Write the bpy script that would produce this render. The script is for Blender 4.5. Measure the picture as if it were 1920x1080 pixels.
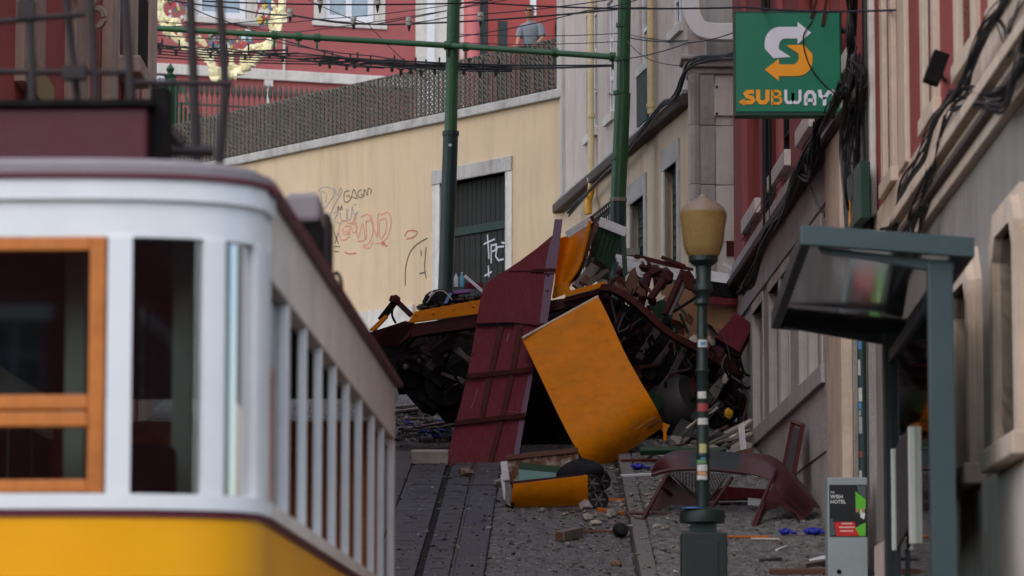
import bpy, math, random
from mathutils import Vector, Matrix
V = Vector
random.seed(7)
for _o in list(bpy.data.objects): bpy.data.objects.remove(_o)
SC = bpy.context.scene
COL = SC.collection

# ------------------------------------------------------------------ camera, sky, sun, exposure
PITCH = math.radians(6.98)
FPX = 7200.0                                   # focal length in pixels of a 1920 px wide frame (135 mm lens)
cam_d = bpy.data.cameras.new('camera'); cam = bpy.data.objects.new('camera', cam_d); COL.objects.link(cam)
cam_d.sensor_width = 36; cam_d.lens = 135; cam_d.clip_start = 0.5; cam_d.clip_end = 3000
cam.location = (0, 0, 0); cam.rotation_euler = (math.pi/2 + PITCH, 0, 0)
cam_d.dof.use_dof = True; cam_d.dof.focus_distance = 50.5; cam_d.dof.aperture_fstop = 2.8; cam_d.dof.aperture_blades = 9
SC.camera = cam
SUN_EL, SUN_AZ = 42.0, 208.0                   # azimuth clockwise from +Y: behind the camera
world = bpy.data.worlds.new('World'); SC.world = world; world.use_nodes = True
wn = world.node_tree.nodes; wl = world.node_tree.links
sky = wn.new('ShaderNodeTexSky'); sky.sky_type = 'NISHITA'; sky.sun_disc = False
sky.sun_elevation = math.radians(SUN_EL); sky.sun_rotation = math.radians(SUN_AZ)
sky.air_density = 1.0; sky.dust_density = 1.5; sky.ozone_density = 1.0
wl.new(sky.outputs[0], wn['Background'].inputs[0]); wn['Background'].inputs[1].default_value = 0.11
sun_d = bpy.data.lights.new('sun', 'SUN'); sun = bpy.data.objects.new('sun', sun_d); COL.objects.link(sun)
sun_d.energy = 1.5; sun_d.angle = math.radians(150); sun_d.color = (1.0, 0.985, 0.96)
_e, _a = math.radians(SUN_EL), math.radians(SUN_AZ)
sdir = V((math.sin(_a)*math.cos(_e), math.cos(_a)*math.cos(_e), math.sin(_e)))
sun.rotation_euler = sdir.to_track_quat('Z', 'Y').to_euler(); sun.location = (0, 0, 60)
SC.view_settings.view_transform = 'Standard'; SC.view_settings.look = 'None'
SC.view_settings.exposure = 0.76; SC.view_settings.gamma = 1.0; SC.view_settings.use_curve_mapping = False
SC.render.engine = 'CYCLES'; SC.cycles.use_denoising = True; SC.cycles.max_bounces = 5; SC.cycles.use_adaptive_sampling = True; SC.cycles.adaptive_threshold = .02; SC.cycles.caustics_reflective = False; SC.cycles.caustics_refractive = False

# ------------------------------------------------------------------ helpers
CP, SP = math.cos(PITCH), math.sin(PITCH)
SLOPE = 0.1776
def ray(px, py):
    a = (px-960)/FPX; b = (540-py)/FPX
    return V((a, CP-b*SP, SP+b*CP))
def at(px, py, Y):
    r = ray(px, py); return r*(Y/r.y)
def rz(Y): return -5+SLOPE*max(Y, 16.0) if Y < 76 else -5+SLOPE*76
def road(px, py, h=0.0):
    r = ray(px, py); r = r/r.y
    return r*((-5+h)/(r.z-SLOPE))
PAVE = 0.12

def lin(c):
    if isinstance(c, str): c = tuple(int(c[i:i+2], 16) for i in (0, 2, 4))
    o = []
    for x in c[:3]:
        x = x/255.0; o.append(x/12.92 if x <= .04045 else ((x+.055)/1.055)**2.4)
    return (*o, 1.0)
MATS = {}
def pm(name, col, rough=.6, var=.18, scale=4., bump=.15, bscale=40., metal=0., dirt=None, streak=None, spec=.4, island=0., coat=0., emit=0., buckle=0., wear=None):
    """procedural paint/stone/wood: colour noise, blotchy dirt, vertical streaks, fine bump; col is sRGB 0-255"""
    m = bpy.data.materials.new(name); m.use_nodes = True; N = m.node_tree.nodes; L = m.node_tree.links
    b = N['Principled BSDF']; b.inputs['Roughness'].default_value = rough; b.inputs['Metallic'].default_value = metal
    b.inputs['Specular IOR Level'].default_value = spec
    if coat: b.inputs['Coat Weight'].default_value = coat; b.inputs['Coat Roughness'].default_value = .15
    c = lin(col); tc = N.new('ShaderNodeTexCoord')
    n1 = N.new('ShaderNodeTexNoise'); n1.inputs['Scale'].default_value = scale; n1.inputs['Detail'].default_value = 5; n1.inputs['Roughness'].default_value = .65
    L.new(tc.outputs['Object'], n1.inputs['Vector'])
    mr = N.new('ShaderNodeMapRange'); mr.inputs[1].default_value = .3; mr.inputs[2].default_value = .7
    mr.inputs[3].default_value = 1-var; mr.inputs[4].default_value = 1+var
    L.new(n1.outputs['Fac'], mr.inputs[0])
    val = mr.outputs[0]
    if island:
        g = N.new('ShaderNodeNewGeometry'); oi = N.new('ShaderNodeObjectInfo'); ad = N.new('ShaderNodeMath'); ad.operation = 'ADD'
        L.new(g.outputs['Random Per Island'], ad.inputs[0]); L.new(oi.outputs['Random'], ad.inputs[1])
        fr = N.new('ShaderNodeMath'); fr.operation = 'FRACT'; L.new(ad.outputs[0], fr.inputs[0])
        m2 = N.new('ShaderNodeMapRange'); m2.inputs[3].default_value = 1-island; m2.inputs[4].default_value = 1+island
        L.new(fr.outputs[0], m2.inputs[0])
        mu = N.new('ShaderNodeMath'); mu.operation = 'MULTIPLY'; L.new(val, mu.inputs[0]); L.new(m2.outputs[0], mu.inputs[1]); val = mu.outputs[0]
    vm = N.new('ShaderNodeVectorMath'); vm.operation = 'SCALE'; vm.inputs[0].default_value = c[:3]; L.new(val, vm.inputs['Scale'])
    out = vm.outputs[0]
    def over(out, colr, amt, sc, stretch=None):
        nn = N.new('ShaderNodeTexNoise'); nn.inputs['Scale'].default_value = sc; nn.inputs['Detail'].default_value = 7; nn.inputs['Roughness'].default_value = .7
        if stretch:
            mp = N.new('ShaderNodeMapping'); mp.inputs['Scale'].default_value = stretch; L.new(tc.outputs['Object'], mp.inputs['Vector']); L.new(mp.outputs[0], nn.inputs['Vector'])
        else: L.new(tc.outputs['Object'], nn.inputs['Vector'])
        r = N.new('ShaderNodeMapRange'); r.inputs[1].default_value = .48; r.inputs[2].default_value = .72; r.inputs[4].default_value = amt
        L.new(nn.outputs['Fac'], r.inputs[0])
        mx = N.new('ShaderNodeMix'); mx.data_type = 'RGBA'; L.new(r.outputs[0], mx.inputs[0]); L.new(out, mx.inputs[6]); mx.inputs[7].default_value = lin(colr)
        return mx.outputs[2]
    if dirt: out = over(out, dirt[0], dirt[1], dirt[2])
    if streak: out = over(out, streak[0], streak[1], streak[2] if len(streak) > 2 else 3.0, (1.5, 1.5, .12))
    if wear: out = over(out, wear[0], wear[1], wear[2], wear[3] if len(wear) > 3 else None)
    L.new(out, b.inputs['Base Color'])
    if emit:
        L.new(out, b.inputs['Emission Color']); b.inputs['Emission Strength'].default_value = emit
    rr = N.new('ShaderNodeMapRange'); rr.inputs[1].default_value = .3; rr.inputs[2].default_value = .7
    rr.inputs[3].default_value = max(.02, rough-.1); rr.inputs[4].default_value = min(1, rough+.1); L.new(n1.outputs['Fac'], rr.inputs[0]); L.new(rr.outputs[0], b.inputs['Roughness'])
    if bump:
        nb = N.new('ShaderNodeTexNoise'); nb.inputs['Scale'].default_value = bscale; nb.inputs['Detail'].default_value = 4
        L.new(tc.outputs['Object'], nb.inputs['Vector'])
        bp = N.new('ShaderNodeBump'); bp.inputs['Strength'].default_value = bump; bp.inputs['Distance'].default_value = .02
        L.new(nb.outputs['Fac'], bp.inputs['Height'])
        if buckle:
            nk = N.new('ShaderNodeTexNoise'); nk.inputs['Scale'].default_value = 1.6; nk.inputs['Detail'].default_value = 2; L.new(tc.outputs['Object'], nk.inputs['Vector'])
            bk = N.new('ShaderNodeBump'); bk.inputs['Strength'].default_value = buckle; bk.inputs['Distance'].default_value = .25
            L.new(nk.outputs['Fac'], bk.inputs['Height']); L.new(bk.outputs[0], bp.inputs['Normal'])
        L.new(bp.outputs[0], b.inputs['Normal'])
    MATS[name] = m
    return m
def glass(name, tint=(.75, .8, .8), alpha=.35, rough=.03):
    m = bpy.data.materials.new(name); m.use_nodes = True; N = m.node_tree.nodes; L = m.node_tree.links
    N.remove(N['Principled BSDF']); t = N.new('ShaderNodeBsdfTransparent'); t.inputs[0].default_value = (*tint, 1)
    g = N.new('ShaderNodeBsdfGlossy'); g.inputs['Roughness'].default_value = rough
    fz = N.new('ShaderNodeFresnel'); fz.inputs[0].default_value = 1.5
    ad = N.new('ShaderNodeMath'); ad.operation = 'ADD'; ad.inputs[1].default_value = alpha*.15; ad.use_clamp = True; L.new(fz.outputs[0], ad.inputs[0])
    mx = N.new('ShaderNodeMixShader'); L.new(ad.outputs[0], mx.inputs[0]); L.new(t.outputs[0], mx.inputs[1]); L.new(g.outputs[0], mx.inputs[2])
    L.new(mx.outputs[0], N['Material Output'].inputs[0]); MATS[name] = m
    return m

ORG = {}
def tag(o, label=None, cat=None, group=None, kind=None):
    if label: o['label'] = label
    if cat: o['category'] = cat
    if group: o['group'] = group
    if kind: o['kind'] = kind
    return o
def thing(name, label, cat, loc, group=None):
    o = bpy.data.objects.new(name, None); COL.objects.link(o); o.location = V(loc); o.empty_display_size = .2
    ORG[o.name] = V(loc); return tag(o, label, cat, group)
def place(o, org, parent):
    ORG[o.name] = V(org)
    if parent is not None:
        o.parent = parent; o.location = V(org)-ORG[parent.name]
    else: o.location = V(org)

class MB:
    def __init__(s): s.v = []; s.f = []
    def add(s, vs, fs):
        n = len(s.v); s.v += [V(p) for p in vs]; s.f += [tuple(i+n for i in f) for f in fs]; return s
    def hexa(s, p):                            # 8 points: bottom ring, top ring
        return s.add(p, [(3,2,1,0),(4,5,6,7),(0,1,5,4),(1,2,6,5),(2,3,7,6),(3,0,4,7)])
    def box(s, c, sz, R=None):
        c = V(c); x, y, z = sz[0]/2, sz[1]/2, sz[2]/2
        p = [V(q) for q in ((-x,-y,-z),(x,-y,-z),(x,y,-z),(-x,y,-z),(-x,-y,z),(x,-y,z),(x,y,z),(-x,y,z))]
        if R is not None: p = [R @ q for q in p]
        return s.hexa([c+q for q in p])
    def bar(s, p0, p1, w, h, up=(0, 0, 1)):
        p0, p1 = V(p0), V(p1); d = (p1-p0).normalized(); side = d.cross(V(up))
        if side.length < 1e-4: side = d.cross(V((0, 1, 0)))
        side.normalize(); u = side.cross(d).normalized(); a = side*(w/2); b = u*(h/2)
        return s.hexa([p0-a-b, p0+a-b, p1+a-b, p1-a-b, p0-a+b, p0+a+b, p1+a+b, p1-a+b])
    def tube(s, pts, r, n=6, cap=True):
        pts = [V(p) for p in pts]; k = len(pts); vs = []; prev = None
        for i, p in enumerate(pts):
            t = (pts[min(i+1, k-1)]-pts[max(i-1, 0)])
            if t.length < 1e-7: t = V((0, 0, 1))
            t.normalize()
            if prev is None:
                a = t.cross(V((0, 0, 1)))
                if a.length < .05: a = t.cross(V((1, 0, 0)))
            else: a = prev-t*prev.dot(t)
            a.normalize(); prev = a; b = t.cross(a)
            ri = r[i] if isinstance(r, (list, tuple)) else r
            vs += [p+(a*math.cos(2*math.pi*j/n)+b*math.sin(2*math.pi*j/n))*ri for j in range(n)]
        fs = [(i*n+j, i*n+(j+1) % n, (i+1)*n+(j+1) % n, (i+1)*n+j) for i in range(k-1) for j in range(n)]
        if cap: fs += [tuple(range(n))[::-1], tuple((k-1)*n+j for j in range(n))]
        return s.add(vs, fs)
    def prism(s, pts, vec):
        pts = [V(p) for p in pts]; n = len(pts); vec = V(vec)
        return s.add(pts+[p+vec for p in pts], [tuple(range(n)), tuple(range(2*n-1, n-1, -1))]+[(i, i+n, (i+1) % n+n, (i+1) % n) for i in range(n)])
    def lathe(s, prof, base, n=16, axis=(0, 0, 1)):
        ax = V(axis).normalized(); a = ax.cross(V((1, 0, 0)))
        if a.length < .1: a = ax.cross(V((0, 1, 0)))
        a.normalize(); b = ax.cross(a); base = V(base)
        vs = [base+ax*z+(a*math.cos(2*math.pi*j/n)+b*math.sin(2*math.pi*j/n))*r for r, z in prof for j in range(n)]
        k = len(prof)
        fs = [(i*n+j, i*n+(j+1) % n, (i+1)*n+(j+1) % n, (i+1)*n+j) for i in range(k-1) for j in range(n)]
        return s.add(vs, fs+[tuple(range(n))[::-1], tuple((k-1)*n+j for j in range(n))])
    def grid(s, fn, nu, nv):
        vs = [fn(i/nu, j/nv) for j in range(nv+1) for i in range(nu+1)]
        return s.add(vs, [(j*(nu+1)+i, j*(nu+1)+i+1, (j+1)*(nu+1)+i+1, (j+1)*(nu+1)+i) for j in range(nv) for i in range(nu)])
    def rock(s, c, r, sq=(1, 1, .6), rnd=random):
        t = (1+5**.5)/2
        ic = [(-1,t,0),(1,t,0),(-1,-t,0),(1,-t,0),(0,-1,t),(0,1,t),(0,-1,-t),(0,1,-t),(t,0,-1),(t,0,1),(-t,0,-1),(-t,0,1)]
        R = Matrix.Rotation(rnd.uniform(0, 6.3), 3, 'Z') @ Matrix.Rotation(rnd.uniform(-.5, .5), 3, 'X')
        vs = []
        for p in ic:
            q = V(p).normalized()*r*rnd.uniform(.7, 1.15); q = R @ V((q.x*sq[0], q.y*sq[1], q.z*sq[2])); vs.append(V(c)+q)
        return s.add(vs, [(0,11,5),(0,5,1),(0,1,7),(0,7,10),(0,10,11),(1,5,9),(5,11,4),(11,10,2),(10,7,6),(7,1,8),(3,9,4),(3,4,2),(3,2,6),(3,6,8),(3,8,9),(4,9,5),(2,4,11),(6,2,10),(8,6,7),(9,8,1)])
    def ribbon(s, pts, w, nrm, thick=.01, closed=False):
        """a flat painted or cut stroke: constant width along a polyline lying in the plane with normal nrm"""
        pts = [V(p) for p in pts]; nrm = V(nrm).normalized(); k = len(pts)
        if k < 2: return s
        Lf, Rt = [], []
        for i in range(k):
            d0 = (pts[i]-pts[i-1]) if (i > 0 or closed) else (pts[1]-pts[0])
            d1 = (pts[(i+1) % k]-pts[i]) if (i < k-1 or closed) else d0
            d0 = d0.normalized(); d1 = d1.normalized(); d = (d0+d1)
            d = d.normalized() if d.length > 1e-4 else d0
            sd = nrm.cross(d).normalized(); cs = max(.45, d.dot(d1)); h = w/2/cs
            Lf.append(pts[i]+sd*h); Rt.append(pts[i]-sd*h)
        m = k if closed else k-1
        vs = Lf+Rt+[p+nrm*thick for p in Lf]+[p+nrm*thick for p in Rt]; fs = []
        for i in range(m):
            j = (i+1) % k
            fs += [(2*k+i, 2*k+j, 3*k+j, 3*k+i), (i, j, 2*k+j, 2*k+i), (k+j, k+i, 3*k+i, 3*k+j)]
        if not closed: fs += [(0, 2*k, 3*k, k), (k-1, 2*k-1, 4*k-1, 3*k-1)]
        return s.add(vs, fs)
    def build(s, name, mat, parent=None, smooth=False, bevel=0., solid=0., org=None):
        me = bpy.data.meshes.new(name)
        xs = [p.x for p in s.v]; ys = [p.y for p in s.v]; zs = [p.z for p in s.v]
        if org is None: org = V(((min(xs)+max(xs))/2, (min(ys)+max(ys))/2, min(zs)))
        me.from_pydata([tuple(p-org) for p in s.v], [], s.f); me.update()
        if smooth:
            me.polygons.foreach_set('use_smooth', [True]*len(me.polygons))
            if not solid: me.set_sharp_from_angle(angle=math.radians(42))
        o = bpy.data.objects.new(name, me); COL.objects.link(o)
        me.materials.append(MATS[mat] if isinstance(mat, str) else mat)
        if solid: md = o.modifiers.new('solid', 'SOLIDIFY'); md.thickness = solid; md.offset = 0; es = o.modifiers.new('split', 'EDGE_SPLIT'); es.split_angle = math.radians(40)
        if bevel: md = o.modifiers.new('bevel', 'BEVEL'); md.width = bevel; md.segments = 2; md.limit_method = 'ANGLE'
        place(o, org, parent)
        return o
def inst(name, me, org, parent=None, rot=None, scale=None):
    o = bpy.data.objects.new(name, me); COL.objects.link(o); place(o, org, parent)
    if rot is not None: o.rotation_euler = rot
    if scale is not None: o.scale = scale
    return o
def Bx(c, sz, name, mat, parent=None, R=None, bevel=0.): return MB().box(c, sz, R).build(name, mat, parent, bevel=bevel)
def smoothp(pts, n=6):
    """Catmull-Rom through points"""
    pts = [V(p) for p in pts]; out = []
    for i in range(len(pts)-1):
        a = pts[max(i-1, 0)]; b = pts[i]; c = pts[i+1]; d = pts[min(i+2, len(pts)-1)]
        for k in range(n):
            t = k/n; out.append(.5*((2*b)+(c-a)*t+(2*a-5*b+4*c-d)*t*t+(-a+3*b-3*c+d)*t**3))
    return out+[pts[-1]]
def sag(p0, p1, s, n=10): return [V(p0).lerp(V(p1), i/n)-V((0, 0, s*4*(i/n)*(1-i/n))) for i in range(n+1)]

class Fac:
    """a vertical facade plane: s along it, z up, o outwards"""
    def __init__(f, a, b, toward):
        f.p = V((a[0], a[1], 0)); d = V((b[0]-a[0], b[1]-a[1], 0)); f.len = d.length; f.u = d.normalized()
        f.n = V((f.u.y, -f.u.x, 0))
        if f.n.dot(V((toward[0], toward[1], 0))) < 0: f.n = -f.n
    def pt(f, s, z, o=0.): return f.p+f.u*s+f.n*o+V((0, 0, z))
    def hit(f, px, py, o=0.):
        r = ray(px, py); k = (f.p+f.n*o).dot(f.n)/r.dot(f.n); q = r*k
        return (q-f.p).dot(f.u), q.z
    def P(f, px, py, o=0.): s, z = f.hit(px, py, o); return f.pt(s, z, o)
    def box(f, m, s0, s1, z0, z1, o0, o1):
        P = f.pt; return m.hexa([P(s0,z0,o0),P(s1,z0,o0),P(s1,z0,o1),P(s0,z0,o1),P(s0,z1,o0),P(s1,z1,o0),P(s1,z1,o1),P(s0,z1,o1)])
    def B(f, s0, s1, z0, z1, o0, o1, name, mat, parent, bevel=0.):
        return f.box(MB(), s0, s1, z0, z1, o0, o1).build(name, mat, parent, bevel=bevel)
    def wall(f, s0, s1, z0, z1, ops, th, name, mat, parent):
        m = MB(); S = sorted({s0, s1, *[min(max(v, s0), s1) for q in ops for v in q[:2]]}); Z = sorted({z0, z1, *[min(max(v, z0), z1) for q in ops for v in q[2:4]]})
        for i in range(len(S)-1):
            run = None
            for j in range(len(Z)-1):
                cs, cz = (S[i]+S[i+1])/2, (Z[j]+Z[j+1])/2
                if any(q[0] < cs < q[1] and q[2] < cz < q[3] for q in ops):
                    if run is not None: f.box(m, S[i], S[i+1], run, Z[j], -th, 0); run = None
                elif run is None: run = Z[j]
            if run is not None: f.box(m, S[i], S[i+1], run, Z[-1], -th, 0)
        return m.build(name, mat, parent)
def text(s, size, name, mat, parent, P, right, up, bold=0., spacing=1., align='LEFT', shear=0.):
    cu = bpy.data.curves.new(name, 'FONT'); cu.body = s; cu.size = size; cu.offset = bold; cu.extrude = .002; cu.space_character = spacing
    cu.align_x = align; cu.shear = shear; cu.resolution_u = 3
    t = bpy.data.objects.new(name, cu); me = bpy.data.meshes.new_from_object(t); bpy.data.objects.remove(t)
    right, up = V(right).normalized(), V(up).normalized(); nz = right.cross(up)
    m = MB(); m.add([V(P)+right*v.co.x+up*v.co.y+nz*v.co.z for v in me.vertices], [tuple(p.vertices) for p in me.polygons])
    bpy.data.meshes.remove(me)
    return m.build(name, mat, parent)

# ------------------------------------------------------------------ materials
pm('basalt', (82, 80, 79), .5, .3, 9, .35, 60, island=.35, dirt=((88, 84, 80), .55, 1.2), spec=.5)
pm('calcada', (96, 94, 92), .5, .3, 9, .35, 60, island=.45, dirt=((96, 90, 86), .5, 1.5), spec=.5)
pm('ground_dirt', (60, 58, 58), .85, .3, 3, .4, 30, dirt=((62, 58, 56), .7, 2))
pm('kerb_stone', (110, 107, 104), .75, .18, 5, .3, 50, dirt=((90, 86, 84), .6, 2))
pm('plate_iron', (70, 69, 70), .55, .2, 6, .3, 50, metal=.25, dirt=((84, 80, 77), .6, 3), island=.15)
pm('rail_steel', (88, 80, 74), .5, .25, 8, .2, 50, metal=.6)
pm('slot_shade', (14, 13, 13), .9, .2, 8, .1)
pm('yellow_plaster', (208, 184, 153), .85, .07, 1.2, .12, 30, dirt=((198, 168, 126), .7, .3), streak=((160, 138, 112), .45, 2.2))
pm('beige_plaster', (208, 186, 158), .85, .08, 1.5, .12, 30, dirt=((180, 160, 140), .5, .9), streak=((150, 130, 112), .45))
pm('pale_plaster', (200, 186, 178), .85, .08, 1.5, .12, 30, dirt=((172, 156, 150), .5, .9), streak=((140, 124, 116), .4))
pm('lilac_plaster', (190, 186, 182), .85, .08, 1.5, .15, 30, dirt=((140, 130, 134), .5, .9), streak=((120, 112, 112), .4))
pm('red_plaster', (148, 70, 68), .85, .1, 1.5, .12, 30, dirt=((132, 58, 56), .55, .8), streak=((110, 56, 52), .4))
pm('rose_plaster', (166, 92, 92), .85, .07, 1.5, .1, 30, dirt=((150, 78, 78), .5, .8))
pm('salmon_plaster', (196, 104, 96), .85, .08, 1.5, .12, 30, dirt=((166, 92, 84), .5, .8))
pm('scarlet_paint', (160, 70, 66), .7, .1, 1.5, .1, 30)
pm('pink_paint', (196, 108, 110), .6, .08, 2, .1, 30)
pm('grey_stone', (180, 176, 172), .85, .14, 3, .3, 25, dirt=((116, 112, 112), .7, 1.6), streak=((108, 104, 104), .5))
pm('white_stone', (212, 207, 200), .8, .1, 3, .25, 30, dirt=((150, 142, 138), .6, 1.4), streak=((140, 130, 124), .45))
pm('cream_stone', (206, 187, 168), .8, .1, 3, .25, 30, dirt=((160, 138, 120), .6, 1.6), streak=((140, 118, 100), .5))
pm('plinth_plaster', (226, 214, 200), .85, .08, 2, .2, 30, dirt=((190, 174, 158), .6, 1.2), streak=((150, 132, 116), .5))
pm('roughcast', (190, 187, 182), .95, .55, 55, .9, 60, dirt=((124, 120, 120), .4, 1.0))
pm('striped_cladding', (142, 136, 130), .8, .1, 2, .1, 30, streak=((98, 94, 96), .8, 7))
pm('dark_ledge', (84, 72, 68), .85, .25, 5, .3, 40, dirt=((58, 50, 48), .6, 3))
pm('white_paint', (232, 234, 236), .45, .05, 3, .05, 20, coat=.3)
pm('white_worn', (214, 214, 216), .6, .1, 5, .2, 30, dirt=((150, 144, 138), .55, 4))
pm('window_white', (222, 224, 228), .5, .05, 3, .05)
pm('pale_pane', (150, 166, 178), .12, .25, 1.5, .02, spec=.6)
pm('dark_window', (20, 20, 22), .15, .2, 3, .02, spec=.6)
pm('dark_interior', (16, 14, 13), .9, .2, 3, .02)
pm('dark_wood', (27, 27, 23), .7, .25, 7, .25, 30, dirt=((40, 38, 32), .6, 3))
pm('green_shutter', (30, 50, 42), .6, .15, 4, .1)
pm('pole_green', (38, 82, 46), .45, .15, 3, .08, 30, dirt=((28, 58, 36), .6, 2))
pm('pole_dark', (22, 44, 42), .45, .15, 3, .08, 30)
pm('rail_green', (82, 80, 70), .6, .25, 6, .1, dirt=((52, 60, 50), .6, 5))
pm('rail_grey', (122, 114, 103), .7, .25, 6, .1, dirt=((84, 84, 76), .5, 5))
pm('black_cable', (24, 24, 26), .6, .2, 5, .1)
pm('grey_cable', (74, 72, 72), .6, .2, 5, .1)
pm('pipe_cream', (208, 192, 150), .55, .08, 3, .1, dirt=((170, 146, 104), .5, 2))
pm('pipe_yellow', (206, 150, 40), .55, .1, 3, .1)
pm('pipe_green', (34, 58, 58), .5, .15, 3, .1)
pm('porcelain', (170, 166, 156), .35, .1, 5, .05)
pm('ochre_glaze', (180, 120, 40), .35, .1, 5, .05)
pm('gold_leaf', (238, 228, 184), .45, .12, 8, .3, 40)
for i, c in enumerate(((70, 130, 160), (196, 178, 70), (176, 60, 66), (206, 208, 200), (70, 120, 80), (110, 100, 150))): pm('enamel_%d' % i, c, .35, .1, 8, .05)
pm('tram_yellow', (246, 170, 0), .42, .05, 2, .03, 15, spec=.3)
pm('tram_wood', (196, 116, 48), .45, .2, 9, .12, 30, streak=((150, 82, 32), .5, 6))
pm('tram_maroon', (98, 28, 46), .5, .12, 4, .1, 30)
pm('roof_maroon', (74, 18, 34), .5, .15, 4, .1, 30)
pm('tram_roof_grey', (138, 130, 132), .7, .1, 3, .15, 30)
pm('tram_fascia', (228, 220, 210), .6, .08, 2, .08, dirt=((178, 168, 158), .5, 1.5))
pm('roof_iron', (38, 26, 28), .6, .25, 5, .2)
pm('tram_cream', (196, 196, 176), .55, .06, 2, .05)
pm('wreck_yellow', (220, 128, 2), .55, .1, 3, .08, 18, spec=.12, dirt=((170, 100, 20), .6, 1.6), wear=((130, 92, 50), .3, 7, (1, 1, 1.6)), buckle=.16)
pm('wreck_yellow_inside', (186, 124, 52), .6, .12, 3, .1, dirt=((140, 90, 40), .5, 2))
pm('wreck_maroon', (104, 34, 44), .6, .15, 3, .1, 25, spec=.12, dirt=((84, 38, 46), .7, 1.5), wear=((120, 84, 82), .25, 9, (3, 1, .8)), buckle=.14)
pm('wreck_flange', (90, 48, 74), .45, .2, 4, .1, 25, dirt=((70, 64, 110), .5, 6))
pm('wreck_rust', (76, 38, 34), .8, .3, 7, .3, 40, spec=.15, dirt=((58, 34, 32), .6, 5))
pm('chassis_maroon', (72, 36, 40), .7, .25, 5, .25, 40, spec=.15, dirt=((48, 32, 32), .7, 3))
pm('chassis_black', (20, 18, 18), .8, .3, 5, .3, 40, spec=.12, dirt=((44, 38, 36), .6, 4))
pm('chassis_grey', (104, 90, 92), .6, .25, 7, .3, 40, dirt=((38, 32, 32), .7, 5))
pm('tank_grey', (58, 56, 56), .55, .2, 4, .2, 30)
pm('board_green', (28, 62, 36), .55, .15, 5, .1, dirt=((20, 44, 28), .5, 3))
pm('board_green_pale', (112, 150, 146), .4, .12, 4, .08)
pm('board_brown', (100, 66, 50), .7, .25, 6, .2, dirt=((66, 44, 38), .6, 4))
pm('board_peel', (106, 68, 42), .75, .25, 6, .3, dirt=((212, 206, 194), .8, 9))
pm('board_tan', (150, 112, 80), .75, .12, 3, .15, dirt=((112, 84, 64), .6, 2))
pm('timber_grey', (112, 104, 98), .8, .2, 7, .3, streak=((84, 76, 70), .5, 8), island=.25)
pm('timber_pale', (190, 178, 162), .75, .15, 7, .3, island=.25)
pm('timber_orange', (190, 104, 34), .6, .2, 7, .2)
pm('rubble_grey', (142, 136, 130), .9, .25, 6, .5, 30, island=.35)
pm('rubble_dark', (72, 66, 64), .9, .3, 6, .5, 30, island=.5)
pm('rubble_terracotta', (146, 118, 104), .9, .25, 6, .4, 30, island=.3)
pm('glass_shard', (200, 208, 210), .15, .1, 6, 0, island=.3, spec=.8)
pm('blue_glove', (40, 46, 160), .5, .15, 8, .3, 40)
pm('blue_plastic', (72, 132, 196), .35, .1, 4, .05)
pm('aqua_plastic', (110, 190, 214), .2, .1, 4, .02, spec=.6)
pm('purple_plastic', (120, 70, 150), .4, .1, 4, .05)
pm('black_fabric', (24, 24, 32), .9, .2, 9, .5, 50)
pm('black_rubber', (20, 20, 21), .75, .2, 6, .2)
pm('lamp_green', (20, 40, 36), .5, .2, 4, .15, dirt=((34, 48, 44), .6, 3))
pm('lamp_glass', (172, 142, 90), .3, .08, 3, .05, spec=.5, streak=((170, 140, 86), .4))
pm('lamp_cap', (126, 110, 96), .5, .12, 3, .1, dirt=((110, 92, 78), .6, 3))
pm('pedestal', (32, 40, 40), .6, .15, 4, .1)
pm('shelter_teal', (60, 80, 84), .45, .06, 2, .05, coat=.2)
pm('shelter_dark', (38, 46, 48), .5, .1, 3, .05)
pm('soffit', (74, 72, 72), .22, .12, 2, .02, spec=.6)
pm('panel_white', (214, 216, 204), .4, .06, 3, .03)
pm('cabinet_grey', (150, 160, 162), .5, .06, 3, .06, dirt=((128, 134, 134), .5, 2))
pm('sign_green', (0, 112, 84), .35, .04, 2, .02)
pm('sign_edge', (16, 56, 42), .45, .06, 2, .02)
pm('sign_white', (222, 222, 234), .4, .04, 2, .02)
pm('sign_orange', (244, 158, 8), .4, .04, 2, .02)
for n, c in dict(ink_black=(44, 38, 36), ink_blue=(154, 150, 150), ink_red=(214, 136, 112), ink_redder=(186, 84, 70), ink_white=(200, 200, 208), poster_black=(26, 30, 34), poster_green=(98, 190, 52),
                 poster_red=(206, 40, 38), poster_white=(226, 226, 224), poster_grey=(78, 92, 96), sticker_blue=(70, 130, 176), sticker_white=(188, 188, 184), sticker_red=(150, 60, 60),
                 sticker_yellow=(176, 170, 110), sticker_green=(92, 136, 90), sticker_purple=(60, 60, 170), sticker_dark=(40, 44, 46), sticker_orange=(200, 140, 96), sticker_grey=(150, 156, 156)).items(): pm(n, c, .6, .3, 45, .03, dirt=((96, 96, 92), .35, 30)) if n.startswith('sticker') else pm(n, c, .6, .12, 6, .03)
pm('hood_maroon', (72, 34, 39), .48, .15, 4, .1, 30, dirt=((62, 36, 40), .6, 3))
pm('skin', (186, 130, 104), .55, .06, 8, .05)
pm('hair_grey', (96, 88, 84), .8, .2, 30, .3)
pm('shirt_grey', (128, 136, 146), .9, .08, 9, .3, 40)
pm('trousers', (58, 60, 66), .9, .1, 9, .3, 40)
_n = MATS['lamp_glass'].node_tree.nodes['Principled BSDF']; _n.inputs['Transmission Weight'].default_value = .45; _n.inputs['IOR'].default_value = 1.15
glass('pane_glass'); glass('roof_glass', (.42, .43, .44), 1.6, .09); glass('shelter_glass', (.55, .6, .6), .6)

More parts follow.
